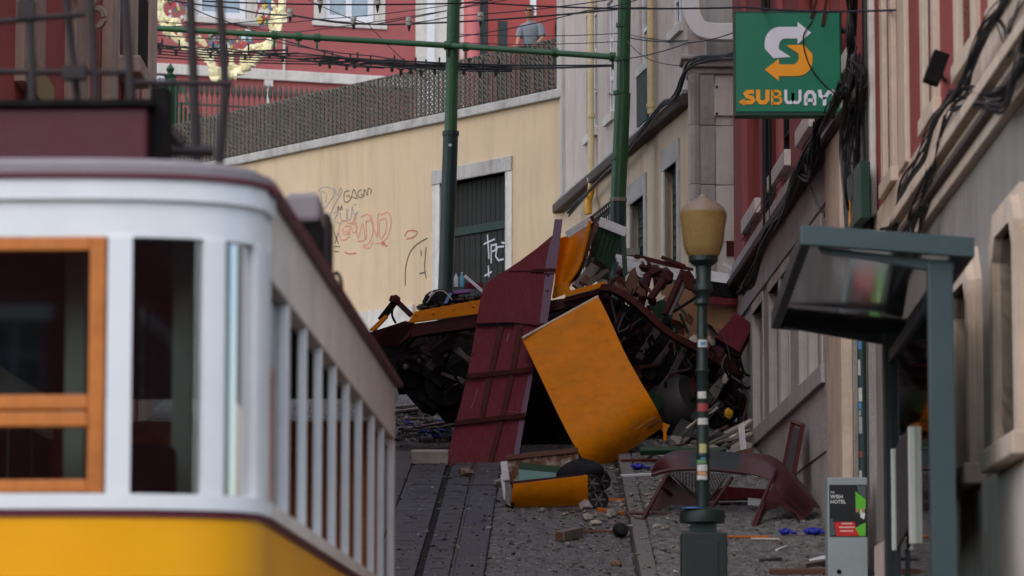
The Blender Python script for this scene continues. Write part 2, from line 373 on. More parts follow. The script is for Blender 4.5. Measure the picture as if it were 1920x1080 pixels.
# ------------------------------------------------------------------ ground, tracks, paving
m = MB(); Ys = [-300, -60, 0, 16]+list(range(18, 78, 2))+[90, 200, 900]; Xs = [-500, -60, -8, -4, -2, -1, 0, 1, 2, 3, 4, 8, 60, 500]
for Y in Ys:
    for X in Xs: m.v.append(V((X, Y, rz(Y)-.045)))
nx = len(Xs)
for j in range(len(Ys)-1):
    for i in range(nx-1): m.f.append((j*nx+i, j*nx+i+1, (j+1)*nx+i+1, (j+1)*nx+i))
ground = tag(m.build('street', 'ground_dirt', org=V((0, 0, 0))), 'steep street surface climbing towards the wreck', kind='structure')
TH = math.atan(SLOPE); RX = Matrix.Rotation(TH, 3, 'X')
KX = lambda Y: 1.27+.0088*(Y-38.75)               # kerb line
SX = lambda Y: -.80+.0121*(Y-49.5)                # cable slot centre line
def strip(m, xa, xb, Y0, Y1, z0, z1, n=1):
    for k in range(n):
        a, b = Y0+(Y1-Y0)*k/n, Y0+(Y1-Y0)*(k+1)/n
        m.hexa([V((xa(a), a, rz(a)+z0)), V((xb(a), a, rz(a)+z0)), V((xb(b), b, rz(b)+z0)), V((xa(b), b, rz(b)+z0)),
                V((xa(a), a, rz(a)+z1)), V((xb(a), a, rz(a)+z1)), V((xb(b), b, rz(b)+z1)), V((xa(b), b, rz(b)+z1))])
    return m
pav = tag(strip(MB(), lambda Y: KX(Y)+.17, lambda Y: 6.0, 16.2, 66, -.3, PAVE-.035, 6).build('pavement', 'ground_dirt'), 'raised cobbled pavement beside the grey facade', kind='structure')
for k in range(36):
    Y0 = 20+k*.95
    o = strip(MB(), lambda Y: KX(Y)+random.uniform(-.006, .006), lambda Y: KX(Y)+.165, Y0+.008, Y0+.942, -.2, PAVE+random.uniform(-.008, .008)).build('kerb_stone', 'kerb_stone', pav, bevel=.012)
# cobbles
def cob_mesh(name, mat, sx, sy):
    a, b, c = .5, .47, .36
    vs = [(x*a*sx, y*a*sy, -.03) for x, y in ((-1,-1),(1,-1),(1,1),(-1,1))]+[(x*b*sx, y*b*sy, .022) for x, y in ((-1,-1),(1,-1),(1,1),(-1,1))]+[(x*c*sx, y*c*sy, .034) for x, y in ((-1,-1),(1,-1),(1,1),(-1,1))]
    fs = [(i, (i+1) % 4, 4+(i+1) % 4, 4+i) for i in range(4)]+[(4+i, 4+(i+1) % 4, 8+(i+1) % 4, 8+i) for i in range(4)]+[(8, 9, 10, 11)]
    me = bpy.data.meshes.new(name); me.from_pydata(vs, [], fs); me.materials.append(MATS[mat]); return me
def cobbles(parent, mat, xa, xb, Y0, Y1, step, h, nsingle, name):
    me = cob_mesh(name, mat, step*.97, step*.97); vs0 = [v.co.copy() for v in me.vertices]; fs0 = [tuple(p.vertices) for p in me.polygons]
    spots = []; Y = Y0; r = 0
    while Y < Y1:
        x = xa(Y)+(step*.5 if r % 2 else 0)+step*.5
        while x < xb(Y)-step*.4:
            spots.append((x+random.uniform(-.012, .012), Y+random.uniform(-.014, .014), h+random.gauss(0, .003), random.uniform(.84, 1.03), random.gauss(0, .08), random.gauss(0, .02), random.gauss(0, .03))); x += step
        Y += step; r += 1
    big = MB()
    for k, (x, Y, dz, s, a, tx, ty) in enumerate(spots):
        R = RX @ Matrix.Rotation(a, 3, 'Z') @ Matrix.Rotation(tx, 3, 'X') @ Matrix.Rotation(ty, 3, 'Y')
        if Y > 38.6 and nsingle > 0 and 5 < 960+7200*x/Y:
            nsingle -= 1; inst(name, me, V((x, Y, rz(Y)+dz)), parent, R.to_euler(), (s, s, 1))
        else: big.add([V((x, Y, rz(Y)+dz))+R @ V((v.x*s, v.y*s, v.z)) for v in vs0], fs0)
    o = big.build(name, mat, parent); o['kind'] = 'stuff'
cobbles(ground, 'basalt', lambda Y: SX(Y)+.66, lambda Y: KX(Y)-.01, 36.5, 52, .105, -.035, 280, 'cobble')
cobbles(ground, 'basalt', lambda Y: -5.4, lambda Y: SX(Y)-1.17, 27, 60, .125, -.035, 0, 'cobble')
cobbles(ground, 'basalt', lambda Y: SX(Y)-1.1, lambda Y: KX(Y)-.01, 52, 62, .125, -.035, 0, 'cobble')
cobbles(pav, 'calcada', lambda Y: KX(Y)+.17, lambda Y: 3.55, 36.5, 52, .085, PAVE-.035, 280, 'paving_stone')
# iron plates beside the cable slot, rails in their grooves
for xa, xb, L in ((-1.15, -.49, 1.25), (-.445, -.04, .8), (.04, .30, .8), (.345, .65, 1.25)):
    Y = 36.0+random.random()*.3
    while Y < 51:
        z = random.gauss(0, .003)
        pl = strip(MB(), lambda q: SX(q)+xa, lambda q: SX(q)+xb, Y+.006, Y+L-.006, -.06, .0+z).build('track_plate', 'plate_iron', ground, bevel=.005)
        if abs(xa) < .46 and xb < .31:
            mm = MB(); cy = Y+L*.5; n = 5
            for q in range(n):
                x = SX(cy)+xa+(xb-xa)*(.3+.4*q/(n-1)); mm.box((x, cy, rz(cy)+z+.004), (.02, .16, .01), RX)
            mm.build('cast_lettering', 'rail_steel', pl)
        Y += L
for dx in (-.4675, .3225): strip(MB(), lambda Y: SX(Y)+dx-.014, lambda Y: SX(Y)+dx+.014, 20, 51, -.06, -.022, 4).build('rail', 'rail_steel', ground)
strip(MB(), lambda Y: SX(Y)-.039, lambda Y: SX(Y)+.039, 20, 51, -.06, -.036, 4).build('cable_slot', 'slot_shade', ground)  # near-black strip paints the shade down in the slot

# ------------------------------------------------------------------ buildings
def window(f, bld, s0, s1, z0, z1, depth, frame='window_white', pane='dark_window', bars=(1, 2), fw=.06, name='window'):
    w = f.B(s0+.005, s1-.005, z0+.005, z1-.005, -depth-.03, -depth, name, pane, bld)
    m = MB(); o0, o1 = -depth+.003, -depth+.05
    f.box(m, s0+.004, s0+fw, z0+.004, z1-.004, o0, o1); f.box(m, s1-fw, s1-.004, z0+.004, z1-.004, o0, o1)
    f.box(m, s0+fw, s1-fw, z0+.004, z0+fw, o0, o1); f.box(m, s0+fw, s1-fw, z1-fw, z1-.004, o0, o1)
    for k in range(1, bars[0]+1): c = s0+(s1-s0)*k/(bars[0]+1); f.box(m, c-fw*.5, c+fw*.5, z0+fw, z1-fw, o0, o1-.004)
    for k in range(1, bars[1]+1):
        c = z0+(z1-z0)*k/(bars[1]+1); f.box(m, s0+fw, s1-fw, c-fw*.35, c+fw*.35, o0, o1-.008)
    m.build('frame', frame, w); return w
def surround(f, bld, s0, s1, z0, z1, w, o, mat='cream_stone', sill=True):
    f.B(s0-w, s0, z0, z1+w, -.12, o, 'window_jamb', mat, bld, .008); f.B(s1, s1+w, z0, z1+w, -.12, o, 'window_jamb', mat, bld, .008)
    f.B(s0+.001, s1-.001, z1, z1+w, -.12, o, 'window_lintel', mat, bld, .008)
    if sill: f.B(s0-w-.04, s1+w+.04, z0-.14, z0-.001, -.12, o+.02, 'window_sill', mat, bld, .01)

# grey and red house on the pavement: far end touches the wreck
a, b = at(1377, 553, 53.7), at(1573, 264, 40.3); dr = (V((b.x, b.y, 0))-V((a.x, a.y, 0))).normalized()
F2 = Fac((a.x, a.y), (a.x+dr.x*16.6, a.y+dr.y*16.6), (-1, -.1)); zc2 = (a.z+b.z)/2
def sx2(px): return F2.hit(px, 700)[0]
h2 = thing('town_house', 'red house with speckled grey ground floor and dark cornice behind the wreck', 'building', F2.pt(8, rz(46)))
W2 = F2.len; zs, zt = 4.32, 5.86
slots = [(sx2(p), sx2(q)) for p, q in ((1412, 1431), (1443, 1462), (1464.5, 1480), (1499, 1515), (1518, 1541))]
F2.wall(-.0, W2, -1.5, zc2-.02, [(p, q, zs, zt) for p, q in slots], .45, 'ground_floor_wall', 'roughcast', h2)
F2.B(.0, W2, zt+.16, zc2-.02, .003, .03, 'frieze', 'lilac_plaster', h2)
F2.B(slots[0][0]-.6, slots[-1][1]+.35, zs-.24, zs-.03, .002, .05, 'sill_band', 'lilac_plaster', h2, .01)
for p, q in slots:
    F2.B(p-.001, p+.10, zs, zt, -.10, .012, 'window_jamb', 'white_stone', h2); F2.B(q, q+.14, zs, zt, -.10, .012, 'window_jamb', 'white_stone', h2)
    F2.B(p+.1, q, zs, zt, -.3, -.085, 'window', 'dark_window', h2)
    F2.B(p, q+.14, zt, zt+.13, -.05, .02, 'window_lintel', 'white_stone', h2)
F2.B(slots[0][0]-.62, slots[-1][1]+.4, zs-1.0, zs-.985, .0, .01, 'render_joint', 'dark_ledge', h2)
m = MB(); F2.box(m, -.15, W2, zc2-.02, zc2+.10, -.4, .16); m.build('cornice_moulding', 'dark_ledge', h2, bevel=.02)
m = MB(); F2.box(m, -.15, W2, zc2+.101, zc2+.30, -.4, .10); m.build('cornice', 'lilac_plaster', h2, bevel=.02)
wins = []
for pxl, pxr, pb in ((1404, 1427, 400), (1447, 1484, 325), (1509, 1531, 235)):
    s0, s1 = sx2(pxl), sx2(pxr); wins.append((s0, s1, 7.25, 8.9))
for k in range(2): wins.append((11.7+k*2.2, 12.7+k*2.2, 7.25, 8.9))
F2.wall(0, W2, zc2+.30, 22, wins+[(w[0], w[1], 10.6, 12.3) for w in wins], .4, 'upper_wall', 'red_plaster', h2)
for w in wins:
    window(F2, h2, *w, .22, 'dark_wood', 'dark_window'); window(F2, h2, w[0], w[1], 10.6, 12.3, .22)
    F2.B(w[0]-.14, w[1]+.14, w[2]-.20, w[2]-.001, -.2, .08, 'window_sill', 'white_stone', h2, .01)
    F2.B(w[0]-.14, w[0]+.02, w[2], w[3], -.1, .03, 'window_jamb', 'red_plaster', h2)
F2.B(2.05, 2.25, zc2+.3, 22, .001, .06, 'pilaster', 'rose_plaster', h2); F2.B(7.0, 7.35, zc2+.3, 22, .001, .06, 'pilaster', 'rose_plaster', h2)
F2.B(-.3, W2, 22, 22.4, -7, .3, 'roof', 'dark_ledge', h2); F2.B(-.0, .4, -1.5, 22, -7, -.46, 'end_wall', 'red_plaster', h2)
# stone pier between the render and the drainpipe, open shop front beyond it
sp = F2.hit(1572, 700)[0]
F2.B(sp, sp+1.35, -1.5, zc2-.03, .004, .12, 'stone_pier', 'cream_stone', h2, .01)
sg = F2.hit(1583, 380, .24)[0]; fz0, fz1 = F2.hit(1600, 425, .24)[1], F2.hit(1600, 318, .24)[1]
fa = thing('shop_fascia', 'green shop fascia panel hanging below the tangled black cables', 'sign', F2.pt(sg+1.2, 5.2, .2))
F2.B(sg, sg+1.35, fz0, fz1, .14, .24, 'board', 'sign_edge', fa, .01)
text('S', .32, 'lettering', 'sign_orange', fa, F2.pt(sg+.55, fz0+.06, .245), -F2.u, (0, 0, 1), .02)

# near cream house with the moulded windows
a, b = at(1640, 500, 37.0), at(1925, 500, 25.7); dr = (V((b.x, b.y, 0))-V((a.x, a.y, 0))).normalized()
F1 = Fac((a.x, a.y), (a.x+dr.x*19, a.y+dr.y*19), (-1, 0))
def sx1(px): return F1.hit(px, 500)[0]
h1 = thing('corner_house', 'cream stone house with red upper wall and moulded windows nearest the camera', 'building', F1.pt(6, rz(30)))
zc1 = 4.43
g1 = [(sx1(1800), sx1(1833), 2.16, 3.55), (sx1(1886), sx1(1886)+1.1, 2.16, 3.62), (sx1(1886)+2.9, sx1(1886)+4.0, 2.16, 3.62)]
F1.wall(0, 19, 2.02, zc1, g1, .4, 'cladding', 'striped_cladding', h1)
F1.B(0, 19, -4, 2.02, -.4, .035, 'plinth', 'plinth_plaster', h1)
for (s0, s1, z0, z1) in g1:
    w = F1.B(s0, s1, z0, z1, -.36, -.3, 'window', 'dark_window', h1)
    F1.B(s0, s0+.12, z0, z1, -.30, -.2, 'shutter', 'green_shutter', w)
    for k, (ww, oo, mt) in enumerate(((.25, .04, 'cream_stone'), (.17, .10, 'cream_stone'))):
        # moulded surround with canted upper corners
        prof = [(s0-ww, z0), (s0-ww, z1-.02), (s0-ww+.22, z1+ww), (s1+ww-.22, z1+ww), (s1+ww, z1-.02), (s1+ww, z0), (s1, z0), (s1, z1-.16), (s1-.14, z1), (s0+.14, z1), (s0, z1-.16), (s0, z0)]
        n = len(prof); m = MB()
        fr = [F1.pt(s, z, oo) for s, z in prof]; bk = [F1.pt(s, z, -.3) for s, z in prof]
        m.v = fr+bk
        q = [(0, 1, 10, 11), (1, 2, 9, 10), (2, 3, 8, 9), (3, 4, 7, 8), (4, 5, 6, 7)]
        m.f = q+[tuple(i+n for i in t[::-1]) for t in q]+[(i, (i+1) % n, (i+1) % n+n, i+n) for i in range(n)]
        m.build('window_surround', mt, h1)
    F1.B(s0-.36, s1+.36, z0-.16, z0-.002, -.1, .16, 'window_sill', 'cream_stone', h1, .015)
for k, (z0, z1, o) in enumerate(((zc1, zc1+.10, .07), (zc1+.101, zc1+.16, .13), (zc1+.161, zc1+.24, .10), (zc1+.241, zc1+.34, .17))):
    F1.B(-.05, 19, z0, z1, -.4, o, 'cornice_moulding', 'cream_stone' if k != 1 else 'dark_ledge', h1, .012)
F1.B(0, 19, zc1+.341, 5.2, -.4, .02, 'frieze', 'cream_stone', h1)
u1 = [(sx1(1668), sx1(1681)), (sx1(1746), sx1(1762)), (sx1(1812), sx1(1838)), (sx1(1880), sx1(1880)+1.1)]
F1.wall(0, 19, 5.2, 20, [(p, q, 5.35, 7.6) for p, q in u1]+[(p, q, 9, 11) for p, q in u1], .4, 'upper_wall', 'red_plaster', h1)
for p, q in u1:
    window(F1, h1, p, q, 5.35, 7.6, .2, 'window_white', 'dark_window', (1, 3)); window(F1, h1, p, q, 9, 11, .2)
    surround(F1, h1, p, q, 5.35, 7.6, .24, .05); surround(F1, h1, p, q, 9, 11, .24, .05)
s = sx1(1704); F1.B(s-.33, s+.33, 5.2, 20, .001, .05, 'pilaster', 'cream_stone', h1, .01)
F1.B(.02, .34, 5.2, 20, .001, .06, 'pilaster', 'white_stone', h1, .01)
F1.B(-.02, 19, 20, 20.4, -7, .3, 'roof', 'dark_ledge', h1)

# yellow retaining wall with the big door, and its terrace
PY = at(1072, 180, 68); ZT = PY.z; _az = math.radians(39)
FY = Fac((PY.x, PY.y), (PY.x-math.sin(_az)*15, PY.y+math.cos(_az)*15), (-.7, -.6))
yw = thing('retaining_wall', 'yellow plastered retaining wall with graffiti and a tall door below the railing', 'wall', FY.pt(7, 7))
dl, dz = FY.hit(826, 345); drr, _ = FY.hit(949, 325); dtop = FY.hit(890, 333)[1]
FY.wall(-.4, 15.5, 5, ZT, [(drr, dl, 5.2, dtop)], .5, 'wall', 'yellow_plaster', yw)
FY.B(-.5, 15.5, ZT, ZT+.17, -.55, .09, 'coping', 'grey_stone', yw, .02)
jw = .19
FY.B(dl, dl+jw*1.2, 5.2, dtop, -.3, .03, 'door_jamb', 'white_stone', yw, .01); FY.B(drr-jw, drr, 5.2, dtop, -.3, .03, 'door_jamb', 'white_stone', yw, .01)
FY.B(drr-jw, dl+jw*1.2, dtop, dtop+.27, -.3, .05, 'door_lintel', 'grey_stone', yw, .012)
dm = (dl+drr)/2; zm = dtop-.85
for q0, q1 in ((drr+.01, dm-.008), (dm+.008, dl-.01)):
    lf = FY.B(q0, q1, 5.2, zm-.16, -.26, -.2, 'door_leaf', 'dark_wood', yw)
    n = 6
    for k in range(n): FY.B(q0+(q1-q0)*k/n+.008, q0+(q1-q0)*(k+1)/n-.008, 5.25, zm-.18, -.2, -.19, 'plank', 'dark_wood', lf)
FY.B(drr+.005, dl-.005, zm-.15, zm, -.27, -.15, 'door_transom', 'green_shutter', yw)
n = 14
for k in range(n): FY.B(drr+.01+(dl-drr-.02)*k/n+.006, drr+.01+(dl-drr-.02)*(k+1)/n-.006, zm+.005, dtop-.005, -.26, -.2, 'transom_slat', 'dark_wood', yw)
FY.B(4.6, 15.5, 5, 8.45, .002, .06, 'plinth', 'white_stone', yw)
def graffiti(strokes, w, name, mat, o=.004):
    m = MB()
    for st in strokes: m.ribbon(smoothp([FY.P(x, y, o) for x, y in st], 4) if len(st) > 2 else [FY.P(x, y, o) for x, y in st], w, FY.n, .003)
    m.build(name, mat, yw)
def S(base, sc, *sts): return [[(base[0]+x*sc, base[1]+y*sc) for x, y in st] for st in sts]
K = 440/1584                                     # graffiti traced in a 1584 px wide enlargement of the wall
def T(*sts): return [[(560+x*K, 280+y*K) for x, y in st] for st in sts]
graffiti(T([(395,455),(350,500),(300,480),(270,540),(285,610),(330,600),(345,560),(310,555)], [(310,520),(345,520),(335,570),(300,570),(300,530)], [(355,510),(385,500),(390,550),(365,560),(355,520)], [(380,470),(400,600),(430,500),(450,610)],
           [(420,455),(470,440),(485,480),(455,490),(455,600),(395,620)], [(490,440),(500,560),(470,640),(440,645),(440,660),(480,665),(500,620)], [(490,480),(530,590),(535,445),(555,440)], [(560,445),(600,425),(625,480),(600,590),(550,630),(515,635)], [(545,480),(590,470),(585,560),(550,600),(545,490)]), .018, 'red_graffiti_lettering', 'ink_red')
graffiti(T([(560,650),(570,625),(575,650)], [(580,630),(585,650),(600,650)], [(715,590),(740,550),(800,555),(780,590),(730,605)], [(310,690),(340,705),(390,700)]), .02, 'red_graffiti_tag', 'ink_redder')
graffiti(T([(50,335),(75,300),(110,290)], [(105,285),(145,385),(180,390),(240,300),(215,260),(160,255),(130,290)], [(160,370),(150,290),(185,300),(180,365)], [(240,265),(265,310),(280,260),(290,290),(235,385),(200,480)], [(235,430),(270,420),(240,480),(280,500)], [(280,430),(290,480),(330,470),(320,400)], [(335,400),(320,460),(350,470),(360,390)], [(360,380),(375,440),(400,420),(370,470)], [(390,370),(370,375)]), .016, 'blue_graffiti_lettering', 'ink_blue')
graffiti(T([(345,280),(310,290),(310,355),(345,345),(345,315),(320,318)], [(355,335),(372,270),(395,330),(365,320)], [(425,270),(400,290),(410,325),(435,315),(420,300)], [(440,320),(445,270),(465,310),(468,265),(490,275),(485,305)], [(265,415),(268,385),(280,410),(290,380),(295,410)], [(240,560),(270,640)], [(265,565),(245,640)], [(240,655),(280,655)], [(240,690),(270,690)]), .014, 'black_graffiti_lettering', 'ink_black')
graffiti(T([(720,920),(722,800),(750,700),(800,640),(868,600)], [(825,680),(828,720)], [(860,660),(850,800),(862,870)], [(815,840),(850,830)]), .02, 'rust_stain', 'ink_black')
dwp = lambda pts: [[(x, y) for x, y in st] for st in pts]
def doorpaint(strokes):
    m = MB()
    for st in T(*strokes): m.ribbon([FY.P(x, y, -.187) for x, y in st], .03, FY.n, .003)
    m.build('white_spray_tag', 'ink_white', yw)
doorpaint([[(1275,575),(1285,740)], [(1250,640),(1325,605)], [(1300,640),(1300,770)], [(1300,650),(1335,640),(1330,680),(1305,690)], [(1385,655),(1340,660),(1330,720),(1350,750),(1385,740)], [(1370,630),(1392,632)], [(1280,785),(1285,860)], [(1255,855),(1305,825)]])
# terrace floor behind the wall
m = MB(); m.prism([FY.pt(-.4, ZT-.3, -.56), FY.pt(15.5, ZT-.3, -.56), V((-22, 100, ZT-.3)), V((14, 100, ZT-.3)), V((12, 70, ZT-.3))], (0, 0, .28))
tag(m.build('terrace', 'kerb_stone'), 'paved terrace above the yellow wall', kind='structure')
# railing
rl = thing('terrace_railing', 'grey green iron railing with diagonal lattice on top of the yellow wall', 'railing', FY.pt(6, ZT+.17, -.2))
zr0, zr1 = ZT+.17, ZT+1.18; LR = FY.hit(305, 290)[0]
FY.B(-.2, LR, zr1-.035, zr1, -.225, -.185, 'top_rail', 'rail_green', rl); FY.B(-.2, LR, zr0+.06, zr0+.095, -.222, -.188, 'bottom_rail', 'rail_green', rl)
me = FY.box(MB(), 0, .03, 0, zr1-zr0-.095+.08, -.011, .011)
mesh = bpy.data.meshes.new('baluster'); q0 = FY.pt(0, 0, 0); mesh.from_pydata([tuple(p-q0) for p in me.v], [], me.f); mesh.materials.append(MATS['rail_green'])
s = -.1
while s < LR: inst('baluster', mesh, FY.pt(s, zr0, -.155), rl); s += .135
m = MB(); s = -1.0; k = 0
while s < LR:
    a0, a1 = max(s, -.15), min(s+.9, LR)
    if a1 > a0: m.bar(FY.pt(a0, zr0+.1+(a0-s), -.175), FY.pt(a1, zr0+.1+(a1-s), -.175), .006, random.uniform(.04, .06), FY.n); m.bar(FY.pt(a0, zr1-.04-(a0-s), -.2), FY.pt(a1, zr1-.04-(a1-s), -.2), .004, .03, FY.n)
    s += random.uniform(.08, .105)
m.build('lattice', 'rail_grey', rl)
s = .9
while s < LR: FY.B(s, s+.045, zr0, zr1-.036, -.262, -.22, 'post', 'rail_grey' if random.random() < .6 else 'rail_green', rl); s += 1.42

# beige house at the bend (facade turned to the street) and its stone corner pier
a, b = at(1290, 190, 57), at(1060, 400, 68); FB = Fac((a.x, a.y), (b.x, b.y), (-1, -.1)); zb = (a.z+b.z)/2
hb = thing('bend_house', 'beige house with stone corner pier and drainpipes at the bend', 'building', FB.pt(5, 6))
sb = lambda px, py=300: FB.hit(px, py)[0]
LB = FB.len+.55
lo = [(sb(1271, 400), sb(1247, 400), 5.0, FB.hit(1258, 312)[1]), (sb(1209, 420), sb(1183, 420), 5.0, FB.hit(1200, 372)[1])]
FB.wall(0, LB, 4, zb, lo, .4, 'lower_wall', 'beige_plaster', hb)
for s0, s1, z0, z1 in lo:
    dd = FB.B(s0, s1, z0, z1, -.2, -.12, 'shutter_door', 'green_shutter', hb)
    for k in range(12): FB.B(s0+.1, s1-.1, z1-.25-k*.16, z1-.17-k*.16, -.119, -.10, 'slat', 'green_shutter', dd)
    FB.B(s0-.2, s1+.2, z1, z1+.34, -.1, .03, 'door_lintel', 'grey_stone', hb, .01); FB.B(s0-.2, s0, z0, z1, -.1, .03, 'door_jamb', 'grey_stone', hb, .01); FB.B(s1, s1+.2, z0, z1, -.1, .03, 'door_jamb', 'white_stone', hb, .01)
up = [(sb(1119, 150), sb(1099, 150), FB.hit(1105, 252)[1], FB.hit(1105, 25)[1]), (sb(1150, 150), sb(1138, 150), FB.hit(1145, 215)[1], FB.hit(1145, 0)[1]), (sb(1217, 60), sb(1199, 60), FB.hit(1207, 122)[1], FB.hit(1207, -90)[1]), (sb(1278, 20), sb(1258, 20), FB.hit(1268, 52)[1], FB.hit(1268, -120)[1])]
FB.wall(0, LB, zb+.16, 18, up, .4, 'upper_wall', 'pale_plaster', hb)
for s0, s1, z0, z1 in up:
    window(FB, hb, s0, s1, z0, z1, .10, 'window_white', 'dark_window', (1, 2), .09); FB.B(s0-.1, s1+.1, z0-.14, z0-.002, -.1, .06, 'window_sill', 'white_stone', hb)
FB.B(sb(1217, 180), sb(1198, 180), FB.hit(1207, 232)[1], FB.hit(1207, 128)[1], .004, .04, 'green_grille', 'green_shutter', hb)
FB.B(-.1, LB+.1, zb-.02, zb+.16, -.4, .16, 'string_course', 'dark_ledge', hb, .03); FB.B(-.1, LB, zb+.161, zb+.24, -.3, .11, 'string_course_top', 'grey_stone', hb, .02)
FB.B(LB-.55, LB, zb+.25, 18, .003, .06, 'quoin_strip', 'lilac_plaster', hb); FB.B(-.5, LB, 18, 18.3, -6, .3, 'roof', 'dark_ledge', hb)
# frontal pier
p0 = FB.pt(0, 0); x0, x1 = p0.x, at(1392, 300, 56.4).x
FP = Fac((x0, 56.35), (x1, 56.35), (0, -1))
zj = [at(1330, y, 56.35).z for y in (700, 455, 347, 236, 140)]
for k in range(4):
    FP.B(0, (x1-x0)*.47, zj[k]+.004, zj[k+1]-.004, -.5, .05, 'pier_block', 'grey_stone', hb, .012); FP.B((x1-x0)*.47+.006, x1-x0, zj[k]+.004, zj[k+1]-.004, -.5, .0, 'pier_block', 'white_stone', hb, .012)
    m = MB(); m.tube([FP.pt(.06, zj[k]+.004, .05), FP.pt(.06, zj[k+1]-.004, .05)], .09, 8); m.build('pier_roll', 'grey_stone', hb, True)
FP.B(.0, x1-x0, zj[0]-4, zj[0], -.5, .02, 'pier_base', 'grey_stone', hb)
for k, (h, o) in enumerate(((.09, .08), (.10, .16), (.07, .24))): FP.B(-.04-.05*k, x1-x0, zj[4]+sum((.09, .10, .07)[:k])+.002, zj[4]+sum((.09, .10, .07)[:k+1]), -.5, o, 'pier_capital', 'grey_stone', hb, .02)
FP.B(.25, x1-x0, zj[4]+.27, 18, -.5, .0, 'pier_upper', 'grey_stone', hb)
FP.B(x1-x0-.42, x1-x0-.04, at(1360, 218, 56.35).z, at(1360, 160, 56.35).z, .003, .05, 'stone_plate', 'white_stone', hb, .01)
for py in (163, 213): m = MB(); m.lathe([(.02, 0), (.02, .02), (.008, .03)], FP.pt(x1-x0-.38, at(1360, py, 56.3).z, .05), 8, (0, -1, 0)); m.build('bolt', 'dark_ledge', hb)
FP.B(x1-x0-.25, x1-x0-.02, at(1360, 480, 56.35).z, at(1360, 452, 56.35).z, .003, .03, 'rust_plate', 'wreck_rust', hb)
m = MB(); pts = smoothp([at(1297, -60, 56), at(1294, 10, 56), at(1302, 45, 56), at(1325, 62, 56), at(1400, 64, 56)], 6)
m.ribbon(pts, .25, (0, -1, 0), .22); tag(m.build('ventilation_duct', 'white_paint', bevel=.015), 'white curved duct above the stone corner pier', 'duct')
# drainpipes
for px, y1, lab in ((1119, 352, 'cream drainpipe with yellow elbow near the yellow wall'), (1232, 214, 'cream drainpipe ending above the diagonal ledge, nearer the stone pier')):
    s = sb(px, 200); zb1 = FB.hit(px, y1)[1]; dp = thing('drainpipe', lab, 'pipe', FB.pt(s, zb1, .1), 'cream drainpipes on the beige house')
    m = MB(); m.tube([FB.pt(s, zb1, .1), FB.pt(s, 16, .1)], .06, 10); m.build('pipe', 'pipe_cream', dp, True)
    for q in range(4): m = MB(); m.tube([FB.pt(s, zb1+.1+q*1.1, .1), FB.pt(s, zb1+.16+q*1.1, .1)], .075, 10); m.build('pipe_clip', 'pipe_cream', dp, True)
    if px < 1150: m = MB(); m.tube(smoothp([FB.pt(s, zb1+.02, .1), FB.pt(s, zb1-.15, .12), FB.pt(s-.25, zb1-.3, .2), FB.pt(s-.3, zb1-.5, .2)], 4), .062, 10); m.build('elbow', 'pipe_yellow', dp, True)
# balcony railing on the beige house
br = thing('balcony', 'small black wrought iron balcony railing on the beige house behind the pole', 'balcony', FB.pt(sb(1170, 420), 9, .3))
s0, s1 = sb(1192, 420), sb(1122, 420); z1 = FB.hit(1150, 372, .3)[1]; z0 = FB.hit(1150, 470, .3)[1]
FB.B(s0, s1, z1-.03, z1, .28, .31, 'top_rail', 'black_cable', br); FB.B(s0, s1, z0, z0+.03, .28, .31, 'bottom_rail', 'black_cable', br)
FB.B(s0-.05, s1+.05, z0-.12, z0-.01, -.05, .36, 'floor_slab', 'grey_stone', br)
k = s0
while k < s1:
    FB.B(k, k+.02, z0+.03, z1-.03, .285, .305, 'baluster', 'black_cable', br)
    m = MB()
    for zz in (z0+.14, z1-.15):
        for sg_ in (-1, 1): m.tube([FB.pt(k+.01+sg_*(.05-.05*math.cos(t)), zz+.06*math.sin(t), .3) for t in [i*.7 for i in range(9)]], .009, 4)
    m.build('scroll', 'black_cable', br); k += .2

# rose house behind the terrace
PR = at(263, 120, 84); _az = math.radians(71.4)
FR = Fac((PR.x-3*math.sin(_az), PR.y-3*math.cos(_az)), (PR.x+20*math.sin(_az), PR.y+20*math.cos(_az)), (0, -1))
hr = thing('rose_house', 'rose red house with white windows behind the terrace railing', 'building', FR.pt(8, ZT))
sr = lambda px, py=60: FR.hit(px, py)[0]
zr = lambda px, py: FR.hit(px, py)[1]
rw = [(sr(608), sr(702), zr(650, 40), zr(650, -120)), (sr(368), sr(462), zr(410, 33), zr(410, -130))]
rd = [(sr(893), sr(912), ZT, zr(900, -120)), (sr(932), sr(950), ZT, zr(940, 40))]
FR.wall(0, FR.len, ZT-.3, 26, rw+rd, .4, 'wall', 'rose_plaster', hr)
for w in rw:
    window(FR, hr, *w, .1, 'window_white', 'pale_pane', (1, 0), .14); surround(FR, hr, *w, .25, .03, 'white_stone')
zb0 = zr(400, 145); FR.B(0, sr(775), zb0, zb0+.24, .002, .09, 'stone_band', 'white_stone', hr, .02)
for q in (sr(500, 160),): FR.B(q, q+.05, ZT, zb0, .003, .05, 'downpipe', 'white_stone', hr); FR.B(q-.07, q+.12, zb0-.15, zb0-.001, .003, .1, 'pipe_hopper', 'white_stone', hr)
for q in (sr(287, 80), sr(530, 100)): FR.B(q, q+.045, zb0+.24, zb0+1.0, .003, .05, 'downpipe', 'white_stone', hr)
FR.B(sr(778), sr(838), ZT-.2, 26, .003, .10, 'pilaster', 'white_stone', hr, .02); FR.B(sr(798), sr(812), ZT-.2, 26, .101, .13, 'pilaster_fillet', 'window_white', hr)
FR.B(sr(862), sr(868), ZT-.2, 26, .003, .12, 'door_jamb', 'white_stone', hr)
m = MB(); c = FR.pt(sr(881), ZT-.2, .14); m.tube([c, c+V((0, 0, 9))], .19, 12); m.build('column', 'pink_paint', hr, True)
FR.B(sr(912)+.02, sr(1110), ZT-.2, 26, .004, .05, 'door_surround_panel', 'scarlet_paint', hr)
